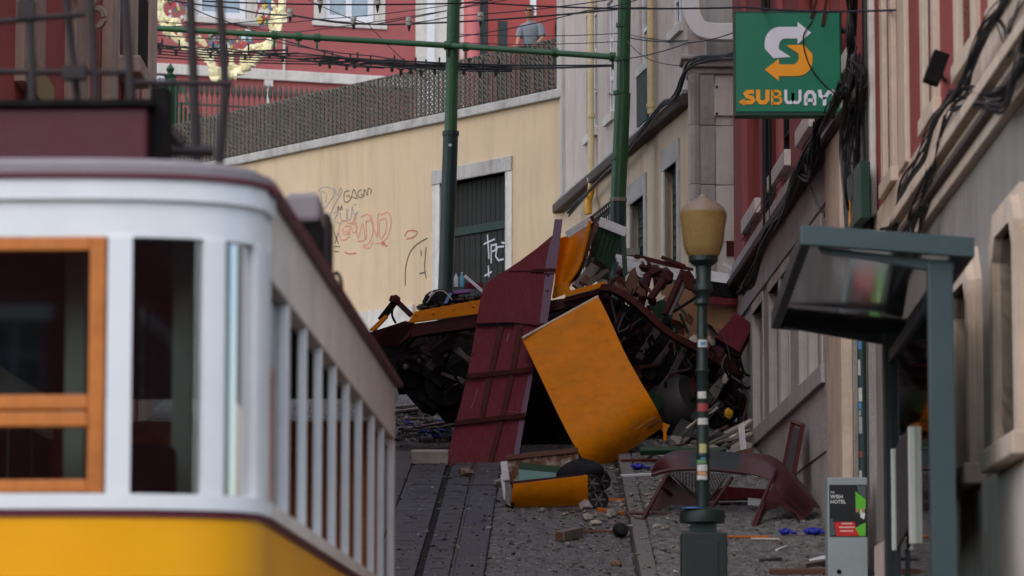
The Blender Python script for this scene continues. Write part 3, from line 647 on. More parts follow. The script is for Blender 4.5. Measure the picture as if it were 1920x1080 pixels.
for (s0, s1, z0, z1) in rd: FR.B(s0, s1, z0, z1, -.3, .06, 'dark_door', 'shelter_dark', hr)
m = MB(); m.prism([FR.P(x, y, .06) for x, y in ((1075, -20), (1050, 10), (1040, 50), (1042, 80), (1060, 76), (1075, 60))], FR.n*.08); m.build('dark_awning', 'black_fabric', hr)
FR.B(sr(992), sr(1003), zr(1000, 30), zr(1000, -60), .06, .1, 'door_glazing', 'window_white', hr)
ss = thing('street_name_sign', 'white enamel street name sign on the rose house', 'sign', FR.pt(sr(295, 160), zr(295, 182), .02))
s0, s1, z0, z1 = sr(268, 160), sr(322, 160), zr(295, 182), zr(295, 142)
FR.B(s0, s1, z0, z1, .004, .03, 'plate', 'sign_white', ss)
for tx, q, sz in (('TRAVESSA', .68, .135), ('DO', .42, .1), ('FALA SÓ', .12, .135)): text(tx, sz, 'lettering', 'ink_black', ss, FR.pt((s0+s1)/2, z0+(z1-z0)*q, .032), FR.u, (0, 0, 1), .004, align='CENTER')
# spiked fence in front of the rose house and the green gate post
sf = thing('spiked_fence', 'dark spear topped fence in front of the rose house', 'fence', FR.pt(6, ZT, 2.0))
FS = Fac((FR.pt(0, 0, 2.4).x, FR.pt(0, 0, 2.4).y), (FR.pt(15, 0, 2.4).x, FR.pt(15, 0, 2.4).y), (0, -1))
f0, f1 = FS.hit(318, 170)[0], FS.hit(720, 170)[0]; zt_ = FS.hit(450, 155)[1]; zl = FS.hit(450, 178)[1]
m = MB(); m.v = []; sp_ = MB(); sp_.tube([V((0, 0, 0)), V((0, 0, 1.0))], .016, 5); sp_.lathe([(.012, .98), (.05, 1.08), (.055, 1.16), (.03, 1.26), (.004, 1.34)], (0, 0, 0), 6)
mesh = bpy.data.meshes.new('spear'); mesh.from_pydata([tuple(p) for p in sp_.v], [], sp_.f); mesh.materials.append(MATS['rail_green'])
s = f0
while s < f1: inst('spear', mesh, FS.pt(s, zt_-1.34), sf); s += .118
FS.B(f0, f1, zl-.28, zl-.24, -.02, .02, 'fence_rail', 'rail_green', sf); FS.B(f0, f1, ZT-.02, ZT+.35, -.02, .02, 'fence_base', 'grey_stone', sf)
m = MB(); a0, a1 = FS.hit(350, 250)[0], FS.hit(640, 200)[0]; z0, z1 = zl-1.4, zl-.3; s = a0
while s < a1:
    b1 = min(s+.8, a1); m.bar(FS.pt(s, z0, .1), FS.pt(b1, z0+(b1-s)*1.2, .1), .01, .025, FS.n); m.bar(FS.pt(s, z0+.96, .12), FS.pt(b1, z0+.96-(b1-s)*1.2, .12), .01, .025, FS.n); s += .1
m.build('lattice', 'rail_grey', sf)
gp = thing('gate_post', 'green iron gate post with curved wing at the low end of the railing', 'gate', FY.pt(LR+.1, ZT))
q0 = LR+.05; 
for k in range(6):
    hgt = 1.95-.12*k if k < 2 else 1.75-.14*k
    FY.B(q0-.16*k, q0-.16*k+.05, ZT+.17, ZT+.17+hgt, -.3, -.25, 'bar', 'board_green', gp)
m = MB(); m.tube(smoothp([FY.pt(q0-.1, ZT+2.1, -.28), FY.pt(q0-.35, ZT+1.9, -.28), FY.pt(q0-.7, ZT+1.4, -.28), FY.pt(q0-1.1, ZT+1.2, -.28)], 5), .03, 6); m.build('curved_wing', 'board_green', gp)
FY.B(q0-.02, q0+.2, ZT+.17, ZT+2.2, -.32, -.2, 'post', 'board_green', gp); m = MB(); m.lathe([(.12, 0), (.14, .05), (.05, .1), (.09, .18), (.01, .3)], FY.pt(q0+.09, ZT+2.2, -.26), 8); m.build('finial', 'board_green', gp)

# salmon house on the other side of the street, behind the tram
FL = Fac((-5.45, 56.6), (-5.45, 31), (1, 0))
hl = thing('ornate_house', 'salmon house with carved stone window surrounds behind the standing tram', 'building', (-5.45, 48, rz(48)))
sl = lambda px: FL.hit(px, 100)[0]
zl_ = lambda px, py: FL.hit(px, py)[1]
lw = [(sl(150)+k*4.6, sl(150)+1.35+k*4.6, 7.5, 10.2) for k in range(4)]
lw2 = [(sl(232), sl(232)+.8, 9.6, 13.0)]
FL.wall(0, FL.len, -4, 23, lw+lw2, .4, 'wall', 'salmon_plaster', hl)
FL.B(0, FL.len, 23, 23.4, -7, .4, 'roof', 'dark_ledge', hl)
for k in (0, 2.7, 5.5, 9.5, 13.5, 17.5): FL.B(k+.002, k+.95, -4, 19, .003, .14, 'pilaster', 'cream_stone', hl, .02)
for s0, s1, z0, z1 in lw:
    w = FL.B(s0, s1, z0, z1, -.3, -.25, 'window', 'dark_window', hl)
    for k in range(8): FL.B(s0+.05, s1-.05, z0+.1+k*.33, z0+.14+k*.33, -.24, -.2, 'slat', 'grey_stone', w)
    surround(FL, hl, s0, s1, z0, z1, .28, .1)
    FL.B(s0-.6, s1+.6, z1+.55, z1+.8, -.1, .45, 'pediment', 'cream_stone', hl, .04); FL.B(s0-.5, s1+.5, z1+.38, z1+.549, -.1, .3, 'pediment_moulding', 'cream_stone', hl, .03)
    for q in (s0-.45, s1+.2):
        m = MB()
        sp = [(.22*math.exp(-.16*t)*math.cos(t), .22*math.exp(-.16*t)*math.sin(t)) for t in [i*.45 for i in range(26)]]
        for side in (0, .24): m.tube([FL.pt(q+side, z1+.1+y, .3+x*.8) for x, y in sp], .035, 5)
        m.prism([FL.pt(q+.02, z1+.3, .45), FL.pt(q+.02, z1-.1, .4), FL.pt(q+.02, z1-.7, .16), FL.pt(q+.02, z1-1.0, .02), FL.pt(q+.02, z1+.3, .02)], FL.u*.2)
        m.tube([FL.pt(q+.12, z1-.85+.12*math.sin(t), .16+.1*math.cos(t)) for t in [i*.6 for i in range(11)]], .05, 5)
        m.build('scroll_console', 'cream_stone', hl, True)
for s0, s1, z0, z1 in lw2:
    window(FL, hl, s0, s1, z0, z1, .1); FL.B(s0-.25, s1+.3, z0-.25, z0-.003, -.1, .35, 'balcony_slab', 'cream_stone', hl, .03)
    m = MB(); k = s0-.2
    while k < s1+.3: FL.box(m, k, k+.02, z0, z0+1.0, .3, .32); k += .12
    m.build('balcony_bars', 'black_cable', hl)
gq = FL.hit(50, 165)
pl_ = FL.B(gq[0]-.9, gq[0]+.9, zl_(50, 197), zl_(50, 137), .146, .2, 'name_board', 'sticker_yellow', hl)

# ------------------------------------------------------------------ the standing tram
_t = math.radians(1.9); TU = V((math.sin(_t), math.cos(_t), 0)); TV = V((math.cos(_t), -math.sin(_t), 0))
c0 = at(492, 700, 17.4); TO = V((c0.x, c0.y, 0))-TV*1.2-TU*.45
def T3(x, y, z): return TO+TV*x+TU*y+V((0, 0, z))
TL = 9.5                                            # body length
zE = at(300, 326, 17.0).z; zF0 = at(300, 445, 17.0).z; zS1 = at(300, 926, 17.0).z; zS0 = at(300, 960, 17.0).z; zB = zS0-1.05
PW = 3.2; HW = 1.2; FD = .62
def fr(a, off=0.):
    sa, ca = abs(math.sin(a)), max(0., math.cos(a)); g = 1 if a >= 0 else -1
    x = HW*sa**(2/PW)*g; y = FD*(1-ca**(2/PW))
    nx, ny = abs(x/HW)**(PW-1)*g/HW, -(1-y/FD)**(PW-1)/FD if y < FD else 0.
    l = math.hypot(nx, ny) or 1; return x+nx/l*off, y+ny/l*off
def ang(x): return math.asin((min(1, abs(x)/HW))**(PW/2))*(1 if x >= 0 else -1)
def band(a0, a1, z0, z1, o0, o1, n=14):
    m = MB(); pts = [a0+(a1-a0)*i/n for i in range(n+1)]
    vs = []
    for a in pts:
        for o, z in ((o0, z0), (o1, z0), (o1, z1), (o0, z1)): x, y = fr(a, o); vs.append(T3(x, y, z))
    fs = [(i*4+j, i*4+(j+1) % 4, (i+1)*4+(j+1) % 4, (i+1)*4+j) for i in range(n) for j in range(4)]+[(3, 2, 1, 0), (n*4, n*4+1, n*4+2, n*4+3)]
    return m.add(vs, fs)
Q = math.pi/2
tram = thing('funicular_tram', 'yellow and white funicular tram standing out of focus in front', 'tram', T3(0, 4, rz(21)))
band(-Q, Q, zB, zS0-.02, -.05, 0).build('front_panel', 'tram_yellow', tram, True)
band(-Q, Q, zS0-.02, zS0+.012, -.05, .012).build('front_stripe', 'tram_maroon', tram, True)
band(-Q, Q, zS0+.012, zS1, -.07, .025).build('front_sill', 'white_paint', tram, True)
band(-Q, Q, zF0, zE-.12, -.06, .012).build('front_fascia', 'white_paint', tram, True)
band(-Q, Q, zE-.12, zE-.024, -.06, .04).build('front_moulding', 'white_paint', tram, True)
band(-Q, Q, zE-.024, zE-.004, -.2, .06).build('roof_edge', 'tram_maroon', tram, True)
band(-Q, Q, zE-.0035, zE+.034, -.2, .05).build('roof_lip', 'tram_roof_grey', tram, True)
xl = lambda px, d=17.0: (V((px-960, 0, 0)).x/FPX*d/.992-TO.x)     # image column to tram x on the front
for x0, x1 in ((xl(203), xl(248)), (xl(376), xl(415, 17.1)), (1.168, 1.2)):
    for g in (1, -1):
        a0, a1 = ang(x0)*g, ang(min(x1, 1.199))*g if x1 < 1.19 else Q*g
        band(min(a0, a1), max(a0, a1), zS1, zF0, -.06, .02, 4).build('window_post', 'white_paint', tram, True)
# centre drop window in varnished wood
wx = xl(200); ztr1 = at(100, 742, 17).z; ztr0 = at(100, 802, 17).z
cw = MB().hexa([T3(wx-.07, -.02, zS1), T3(wx, -.01, zS1), T3(wx, .04, zS1), T3(wx-.07, .04, zS1), T3(wx-.07, -.02, zF0), T3(wx, -.01, zF0), T3(wx, .04, zF0), T3(wx-.07, .04, zF0)]).build('drop_window', 'tram_wood', tram, bevel=.008)
MB().hexa([T3(-wx, -.01, zS1), T3(-wx+.07, -.02, zS1), T3(-wx+.07, .04, zS1), T3(-wx, .04, zS1), T3(-wx, -.01, zF0), T3(-wx+.07, -.02, zF0), T3(-wx+.07, .04, zF0), T3(-wx, .04, zF0)]).build('stile', 'tram_wood', cw, bevel=.008)
def tb(x0, x1, y0, y1, z0, z1): return MB().hexa([T3(x0, y0, z0), T3(x1, y0, z0), T3(x1, y1, z0), T3(x0, y1, z0), T3(x0, y0, z1), T3(x1, y0, z1), T3(x1, y1, z1), T3(x0, y1, z1)])
for z0, z1, y in ((zF0-.065, zF0-.003, -.018), (ztr1-.065, ztr1, -.024), (ztr0, ztr1-.075, -.03), (zS1+.003, zS1+.06, -.018)): tb(-wx+.07, wx-.07, y, .04, z0, z1).build('rail', 'tram_wood', cw, bevel=.008)
tb(-wx+.07, wx-.07, .005, .011, ztr1, zF0-.065).build('pane', 'pane_glass', cw); tb(-wx+.07, wx-.07, .008, .014, zS1+.06, ztr0).build('pane', 'pane_glass', cw)
for g in (1, -1):
    for x0, x1 in ((xl(248), xl(376)), (xl(415, 17.1), 1.168)):
        a0, a1 = ang(x0)*g, ang(x1)*g; band(min(a0, a1), max(a0, a1), zS1, zF0, -.03, -.024, 5).build('pane', 'pane_glass', tram, True)
# sides
dY = lambda px: 17.4*(1200-492)/(1200-px)-17.4+.45   # image column to length along the side
for g in (1, -1):
    X = HW*g
    def sb_(y0, y1, z0, z1, xo=0., xi=-.07): return tb(*sorted((X+xi*g, X+xo*g)), y0, y1, z0, z1)
    sb_(FD-.02, TL, zB, zS0-.022).build('side_panel', 'tram_yellow', tram); sb_(FD-.02, TL, zS0-.021, zS0+.010, .012).build('side_stripe', 'tram_maroon', tram)
    sb_(FD-.02, TL, zS0+.011, zS1-.002, .03).build('side_sill', 'tram_fascia', tram)
    sb_(FD-.02, TL+.12, zF0-.12, zE-.035, .02).build('side_fascia', 'tram_fascia', tram, bevel=.01)
    sb_(FD-.2, TL+.2, zE-.034, zE-.004, .07, -.2).build('roof_edge', 'tram_maroon', tram)
    for k, (p, w) in enumerate(((537, .15), (571, .07), (600, .065), (627, .065), (652, .065), (676, .065), (700, .065), (718, .065), (738, .16))):
        y = dY(p); sb_(y-w/2, y+w/2, zS1-.002, zF0-.12, .012, -.034).build('window_post', 'white_paint', tram, bevel=.008)
    sb_(.75, dY(537)-.08, zS1, zF0-.12, -.03, -.036).build('pane', 'pane_glass', tram)
    m = MB(); m.bar(T3(X-.02*g, .72, zS1+.03), T3(X-.02*g, .95, zS1+.03), .05, .06); m.bar(T3(X-.02*g, .92, zS1), T3(X-.02*g, .92, zS1+.62), .05, .05, TU); m.bar(T3(X-.02*g, .72, zS1+.62), T3(X-.02*g, .94, zS1+.62), .05, .05)
    m.build('drop_window_frame', 'tram_wood', tram)
    if g < 0:
        for k in range(8): sb_(1.75+k*.98, 2.65+k*.98, zS1+.02, zF0-.13, -.045, -.06).build('light_blocker', 'dark_wood', tram)  # added panels over the far windows keep the side gaps dark
    y = .75
    for k in range(7): tb(*sorted((X-.75*g, X-.28*g)), 1.6+k*1.02, 2.02+k*1.02, zB+.4, zB+.47).build('seat', 'tram_wood', tram); tb(*sorted((X-.75*g, X-.28*g)), 2.0+k*1.02, 2.05+k*1.02, zB+.47, zB+1.1).build('seat_back', 'tram_wood', tram)
# inside: bulkheads with cream posts, floor, ceiling
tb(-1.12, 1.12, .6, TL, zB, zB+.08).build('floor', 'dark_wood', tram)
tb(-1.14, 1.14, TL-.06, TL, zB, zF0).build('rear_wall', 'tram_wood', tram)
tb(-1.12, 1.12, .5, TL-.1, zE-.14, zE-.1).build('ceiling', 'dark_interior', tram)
for x in (-.95, -.3, .3, .80, .98): tb(x-.045, x+.045, .72, .79, zB, zE-.14).build('bulkhead_post', 'tram_cream', tram)
tb(-1.1, 1.1, 1.16, 1.21, zB, zS1-.15).build('bulkhead', 'tram_wood', tram)
tb(.45, .8, .35, .6, zB, zS1+.25).build('control_stand', 'chassis_black', tram, bevel=.03)
# roof
m = MB(); n = 18; ring = []
for i in range(-n, n+1): ring.append(fr(Q*i/n, .06))
out = [(x, y) for x, y in ring]+[(1.26, TL+.2), (-1.26, TL+.2)]
nv = len(out); m.v = [T3(x*.97, y+.03, zE+.02) for x, y in out]+[T3(x*.94, .06+y*.99, zE+.07) for x, y in out]+[T3(x*.5, .5+y*.92, zE+.14) for x, y in out]
m.f = [tuple(range(nv))[::-1]]+[(k*nv+i, k*nv+(i+1) % nv, (k+1)*nv+(i+1) % nv, (k+1)*nv+i) for k in (0, 1) for i in range(nv)]+[tuple(2*nv+i for i in range(nv))]
m.build('roof', 'tram_roof_grey', tram)
# roof gear
zR = zE+.10
p = at(120, 250, 19.2); yb = (p-TO).dot(TU); xr = xl(246, 19.2); zt1 = at(120, 200, 19.2).z
bx = tb(-1.35, xr, yb, yb+.5, zR-.02, zt1).build('roof_box', 'roof_maroon', tram, bevel=.02)
tb(-1.35, xr+.03, yb-.04, yb+.55, zt1, zt1+.03).build('lid', 'chassis_black', bx)
tb(xr+.002, xr+.09, yb+.1, yb+.3, zR-.02, zt1+.12).build('bracket', 'chassis_black', bx)
for q in (.38, .62): tb(xl(170+q*0, 19)+(.0 if q < .5 else .28), xl(170, 19)+(.17 if q < .5 else .45), yb-.35, yb-.05, zR-.03, zR+.06).build('roof_cleat', 'tram_roof_grey', tram)
m = MB(); m.bar(T3(xl(18, 18.8), yb-.1, zR), T3(xl(55, 18.8), yb-.1, zR+.17), .03, .03); m.bar(T3(xl(18, 18.8), yb-.13, zR), T3(xl(-14, 18.8), yb-.13, zR+.17), .03, .03); m.build('roof_strut', 'tram_roof_grey', tram)
def rb(pts, r, Y, mat='roof_iron'):
    MB().tube([at(x, y, Y) for x, y in pts], r, 8).build('roof_rack_bar', mat, tram)
for pts, r, Y in (([(54, -60), (62, 205)], .022, 19.4), ([(118, -60), (140, 140), (146, 205)], .02, 19.5), ([(166, -60), (182, 200)], .02, 19.4), ([(230, -60), (248, 210)], .024, 19.4), ([(354, -60), (370, 318)], .026, 20.2), ([(408, -60), (423, 165), (410, 318)], .024, 20.2),
                  ([(-40, 44), (160, 26)], .016, 19.4), ([(-40, 134), (250, 136)], .016, 19.4), ([(235, 155), (435, 157)], .016, 19.8), ([(255, 282), (400, 284)], .03, 19.9), ([(275, 238), (310, 275)], .035, 19.9), ([(312, 240), (342, 272)], .035, 19.9)): rb(pts, r, Y)
for p, q in ((at(50, 20, 19.4), (.09, .08, .1)), (at(140, 137, 19.4), (.12, .08, .07))): MB().box(p, q).build('roof_rack_clamp', 'roof_iron', tram)
p = at(575, 470, 21.0); m = MB(); m.box(at(572, 400, 21.2), (.19, .5, .16)); vb = m.build('roof_vent', 'tram_roof_grey', tram, bevel=.03)
m = MB(); m.box(at(578, 445, 21.2), (.15, .42, .2)); m.build('vent_neck', 'chassis_black', vb); m = MB(); m.box(at(606, 465, 21.8), (.10, .4, .36)); m.build('roof_resistor', 'roof_iron', tram, bevel=.03)
m = MB(); m.tube(smoothp([at(622, 555, 22.6), at(622, 525, 22.6), at(631, 511, 22.6), at(640, 530, 22.6), at(641, 580, 22.6)], 5), .012, 6); m.build('roof_hose', 'black_rubber', tram, True)
# running gear under the raised body
for yy in (1.9, 7.4):
    for g in (-.45, .45):
        zc = rz((T3(g, yy, 0)).y)+.3; m = MB(); m.lathe([(.05, -.06), (.3, -.06), (.3, .0), (.33, .01), (.33, .04), (.05, .05)], T3(g, yy, zc), 20, TV); m.build('wheel', 'rail_steel', tram)
m = MB(); z0 = [rz(T3(0, y, 0).y)+.42 for y in (.9, TL-.4)]
for g in (-.5, .5): m.hexa([T3(g-.06, .9, z0[0]), T3(g+.06, .9, z0[0]), T3(g+.06, TL-.4, z0[1]), T3(g-.06, TL-.4, z0[1]), T3(g-.06, .9, zB), T3(g+.06, .9, zB), T3(g+.06, TL-.4, max(zB, z0[1]+.1)), T3(g-.06, TL-.4, max(zB, z0[1]+.1))])
m.build('wedge_frame', 'chassis_black', tram)

# ------------------------------------------------------------------ shelter on the pavement
sh = thing('stop_shelter', 'teal metal stop shelter with glass roof and side pane on the pavement', 'shelter', (2.9, 28, rz(28)+PAVE))
def gz(Y): return rz(Y)+PAVE
A = at(1743, 700, 26.0); B_ = at(1790, 700, 26.0); ztop = at(1766, 490, 26.0).z
m = MB(); m.hexa([V((A.x, 26, gz(26))), V((B_.x, 26, gz(26))), V((B_.x, 26.12, gz(26))), V((A.x, 26.12, gz(26))), V((A.x, 26, ztop)), V((B_.x, 26, ztop)), V((B_.x, 26.12, ztop)), V((A.x, 26.12, ztop))]); m.build('post', 'shelter_teal', sh, bevel=.008)
A2 = at(1657, 700, 30.6); B2 = at(1692, 700, 30.6); zt2 = ztop+.02
m = MB(); m.hexa([V((A2.x, 30.6, gz(30.6))), V((B2.x, 30.6, gz(30.6))), V((B2.x, 30.72, gz(30.6))), V((A2.x, 30.72, gz(30.6))), V((A2.x, 30.6, zt2)), V((B2.x, 30.6, zt2)), V((B2.x, 30.72, zt2)), V((A2.x, 30.72, zt2))]); m.build('post', 'shelter_dark', sh, bevel=.008)
# roof frame: slopes down to the wall
rl0, rr0 = at(1502, 421, 25.9), at(1827, 445, 25.9); rl1, rr1 = V((rl0.x+.13, 30.9, rl0.z-.02)), V((rr0.x+.1, 30.9, rr0.z-.02)); th = V((0, 0, -.135))
def beam(p, q, wx, wy, name, mat='shelter_teal'):
    p, q = V(p), V(q); a = V((wx, wy, 0)); m = MB(); m.hexa([p+th, q+th, q+a+th, p+a+th, p, q, q+a, p+a]); return m.build(name, mat, sh, bevel=.006)
beam(rl0, rr0, 0, .07, 'roof_front_beam'); beam(rl1, rr1, 0, -.07, 'roof_rear_beam', 'shelter_dark')
beam(rl0+V((0, .071, 0)), rl1-V((0, .071, 0)), .07, 0, 'roof_side_beam', 'shelter_dark'); beam(rr0+V((-.07, .071, 0)), rr1+V((-.07, -.071, 0)), .07, 0, 'roof_side_beam', 'shelter_dark')
m = MB(); i0, i1 = V((.071, .07, -.05)), V((.071, -.071, -.05)); m.prism([rl0+i0, rr0+V((-.071, .07, -.05)), rr1+V((-.071, -.071, -.05)), rl1+i1], (0, 0, .02)); m.build('roof_glass', 'roof_glass', sh)
zz = [(A.x, ztop), (B_.x+.0, ztop), (B_.x, ztop-.02)]
m = MB(); m.prism([V((p.x, 26.02, p.z)) for p in (at(1535, 462, 26), at(1748, 486, 26), at(1790, 488, 26), at(1790, 505, 26), at(1743, 505, 26), at(1640, 486, 26), at(1545, 474, 26))], (0, .08, 0)); m.build('roof_bracket', 'shelter_teal', sh)
m = MB(); m.prism([V((p.x, 30.62, p.z)) for p in (at(1470, 612, 30.6), at(1690, 630, 30.6), at(1690, 650, 30.6), at(1660, 645, 30.6))], (0, .08, 0)); m.build('roof_bracket', 'shelter_dark', sh)
m = MB(); xg = (A2.x+B_.x)/2+.02; m.hexa([V((A.x+.06, 26.13, gz(26)+.25)), V((A.x+.075, 26.13, gz(26)+.25)), V((A2.x+.075, 30.59, gz(30.6)+.25)), V((A2.x+.06, 30.59, gz(30.6)+.25)), V((A.x+.06, 26.13, ztop-.25)), V((A.x+.075, 26.13, ztop-.25)), V((A2.x+.075, 30.59, zt2-.25)), V((A2.x+.06, 30.59, zt2-.25))]); m.build('side_pane', 'shelter_glass', sh)
m = MB(); m.bar(V((A.x+.068, 26.13, ztop-.2)), V((A2.x+.068, 30.59, zt2-.2)), .06, .1); m.build('top_rail', 'shelter_dark', sh)
m = MB(); m.bar(V((A.x+.068, 26.13, gz(26)+.2)), V((A2.x+.068, 30.59, gz(30.6)+.2)), .06, .08); m.build('bottom_rail', 'shelter_dark', sh)
ip = thing('timetable_case', 'slim glazed timetable case with white edges inside the shelter', 'display case', at(1690, 1030, 29.5))
P0, P1 = at(1675, 842, 29.6), at(1709, 800, 28.2); zb_ = at(1680, 1030, 29.6).z
for q, z1, z0, w in ((P0, P0.z, at(1680, 1032, 29.6).z, .035), (P1, P1.z, at(1700, 1020, 28.2).z, .05)):
    m = MB(); m.box(V((q.x, q.y, (z0+z1)/2)), (w, .06, z1-z0)); m.build('white_edge', 'panel_white', ip, bevel=.006)
m = MB(); m.hexa([V((P0.x+.01, P0.y-.04, zb_)), V((P0.x+.03, P0.y-.04, zb_)), V((P1.x-.0, P1.y+.04, zb_+.1)), V((P1.x-.02, P1.y+.04, zb_+.1)), V((P0.x+.01, P0.y-.04, P0.z)), V((P0.x+.03, P0.y-.04, P0.z)), V((P1.x, P1.y+.04, P1.z)), V((P1.x-.02, P1.y+.04, P1.z))]); m.build('back_board', 'tank_grey', ip)
m = MB(); m.bar(V((P0.x+.02, P0.y, zb_)), V((P0.x+.02, P0.y, gz(29.6))), .04, .04, (0, 1, 0)); m.build('foot', 'shelter_dark', ip)

# ------------------------------------------------------------------ street lamp
LY = 34.0; lb = at(1318, 1000, LY); lx = lb.x; S_ = FPX/LY; z_ = lambda py: at(1318, py, LY).z; R_ = lambda w: w/2/S_
lp = thing('street_lamp', 'green cast iron street lamp with amber globe and stickered post', 'street lamp', (lx, LY, gz(LY)))
def lathe_px(prof, name, mat, n=20, px=1320): MB().lathe([(R_(w), z_(y)) for y, w in prof], (at(px, 700, LY).x, LY, 0), n).build(name, mat, lp, True)
lathe_px([(484, 50), (478, 62), (460, 76), (430, 82), (408, 90), (400, 90), (398, 84)], 'globe', 'lamp_glass', 24)
lathe_px([(399, 88), (392, 82), (386, 70), (380, 54), (375, 34), (371, 20), (367, 15), (364, 4)], 'globe_cap', 'lamp_cap', 24)
lathe_px([(560, 20), (550, 24), (545, 36), (535, 36), (530, 28), (500, 30), (496, 44), (490, 56), (480, 56), (479, 40)], 'capital', 'lamp_green')
lathe_px([(965, 26), (860, 24), (855, 28), (850, 24), (700, 21), (696, 27), (690, 21), (575, 19), (570, 30), (566, 30), (560, 22)], 'post', 'lamp_green', 16, 1317)
lathe_px([(982, 40), (980, 84), (966, 86), (958, 82), (952, 50), (950, 26)], 'collar', 'lamp_green', 20, 1315)
m = MB(); w = .40; xc = at(1319, 1000, LY).x; m.box((xc, LY, (gz(LY)-.05+z_(1000))/2), (w, w, z_(1000)-gz(LY)+.05)); pd = m.build('pedestal', 'pedestal', lp, bevel=.015)
m = MB(); m.box((xc+.02, LY-w/2-.004, z_(1055)), (.2, .012, .35)); m.build('service_door', 'pedestal', pd, bevel=.004)
m = MB(); m.box((xc, LY, z_(991)), (.22, .22, .09)); m.build('pedestal_neck', 'pole_dark', lp)
for y0, y1, mt in ((638, 652, 'sticker_white'), (642, 649, 'sticker_blue'), (735, 748, 'sticker_white'), (757, 772, 'sticker_red'), (785, 797, 'sticker_white'), (833, 850, 'sticker_yellow'), (851, 862, 'sticker_blue'), (863, 870, 'sticker_green'), (872, 884, 'sticker_white'), (885, 891, 'sticker_orange'), (892, 900, 'sticker_white')):
    m = MB(); a0 = random.uniform(-1.9, -1.5); r = R_(25); n = 6; sp = random.uniform(.55, .95) if mt != 'sticker_blue' else .4
    vs = [V((at(1317, 700, LY).x+r*math.cos(a0-sp+2*sp*i/n), LY+r*math.sin(a0-sp+2*sp*i/n), z_(y))) for y in (y1, y0) for i in range(n+1)]
    m.add(vs, [(i, i+1, n+2+i, n+1+i) for i in range(n)]); m.build('sticker', mt, lp)
m = MB(); m.lathe([(.1, 0), (.1, .006), (.05, .012)], (at(1298, 955, LY).x, LY-.12, z_(958)+.012), 10); tag(m.build('blue_scrap', 'blue_plastic'), 'pale blue plastic scrap lying on the lamp collar', 'scrap')

# ------------------------------------------------------------------ cabinet with poster
CY = 37.2; cl, cr = at(1551, 900, CY).x, at(1626, 900, CY).x; cz1 = at(1588, 895, CY).z; cz0 = gz(CY)
cb = thing('utility_cabinet', 'pale grey metal cabinet with hotel poster on its door', 'cabinet', ((cl+cr)/2, CY, cz0))
m = MB(); m.hexa([V((cl, CY, cz0)), V((cr, CY, cz0)), V((cr, CY+.3, cz0)), V((cl, CY+.3, cz0)), V((cl, CY, cz1)), V((cr, CY, cz1)), V((cr, CY+.3, cz1)), V((cl, CY+.3, cz1))]); m.build('body', 'cabinet_grey', cb, bevel=.01)
FC = Fac((cl, CY), (cr, CY), (0, -1)); wc = cr-cl; zc = lambda py: at(1588, py, CY).z
FC.B(.01, wc-.006, zc(1150), zc(1012), .001, .014, 'door', 'cabinet_grey', cb, .004)
po = FC.B(.018, wc-.006, zc(1006), zc(909), .001, .008, 'poster', 'poster_black', cb)
def ppoly(pts, name, mat, o=.0085): MB().prism([FC.pt(FC.hit(x, y)[0], zc(y), o) for x, y in pts], FC.n*.001).build(name, mat, po)
G = lambda x, y: (1520+x*.2038, 860+y*.2037)
ppoly([G(410, 300), G(505, 375), G(505, 460), G(460, 520), G(415, 470)], 'green_print', 'poster_green'); ppoly([G(425, 250), G(505, 250), G(505, 370), G(440, 310)], 'grey_print', 'poster_grey')
ppoly([G(215, 585), G(400, 580), G(445, 710), G(235, 712)], 'red_print', 'poster_red'); ppoly([G(455, 610), G(505, 590), G(505, 710), G(450, 712), G(410, 640)], 'green_print', 'poster_green', .0098)
ppoly([G(178, 560), G(200, 550), G(228, 700), G(180, 712)], 'grey_print', 'poster_grey', .0098); ppoly([G(415, 475), G(435, 455), G(445, 480), G(440, 530), G(415, 540)], 'dark_print', 'sticker_dark', .0098); ppoly([G(460, 470), G(490, 460), G(500, 520), G(490, 560), G(455, 540)], 'pale_print', 'poster_white', .0104)
ppoly([G(468, 458), G(494, 458), G(494, 500), G(468, 500)], 'skin_print', 'skin', .0110); ppoly([G(414, 455), G(438, 455), G(438, 495), G(414, 495)], 'skin_print', 'skin', .0110)
for s_, y, sz in (('THE', 318, .022), ('WISH', 366, .05), ('HOTEL', 412, .048)):
    x, y2 = G(180, y); text(s_, sz, 'lettering', 'poster_white', po, FC.pt(FC.hit(x, y2)[0], zc(y2), .0095), FC.u, (0, 0, 1), .0006)
for x, y, w_ in ((285, 600, 100), (262, 634, 145), (272, 668, 120)):
    m = MB()
    for k in range(9): a_, b_ = G(x+w_*k/9, y-8); c_, d_ = G(x+w_*(k+.7)/9, y+4); s0, s1 = FC.hit(a_, b_)[0], FC.hit(c_, d_)[0]; FC.box(m, s0, s1, zc(d_), zc(b_), .0096, .0105)
    m.build('small_print', 'poster_white', po)
m = MB(); x, y = G(260, 1040); m.lathe([(.022, 0), (.022, .012), (.012, .02)], FC.pt(FC.hit(x, y)[0], zc(y), .014), 12, (0, -1, 0)); m.build('lock', 'chassis_black', cb)
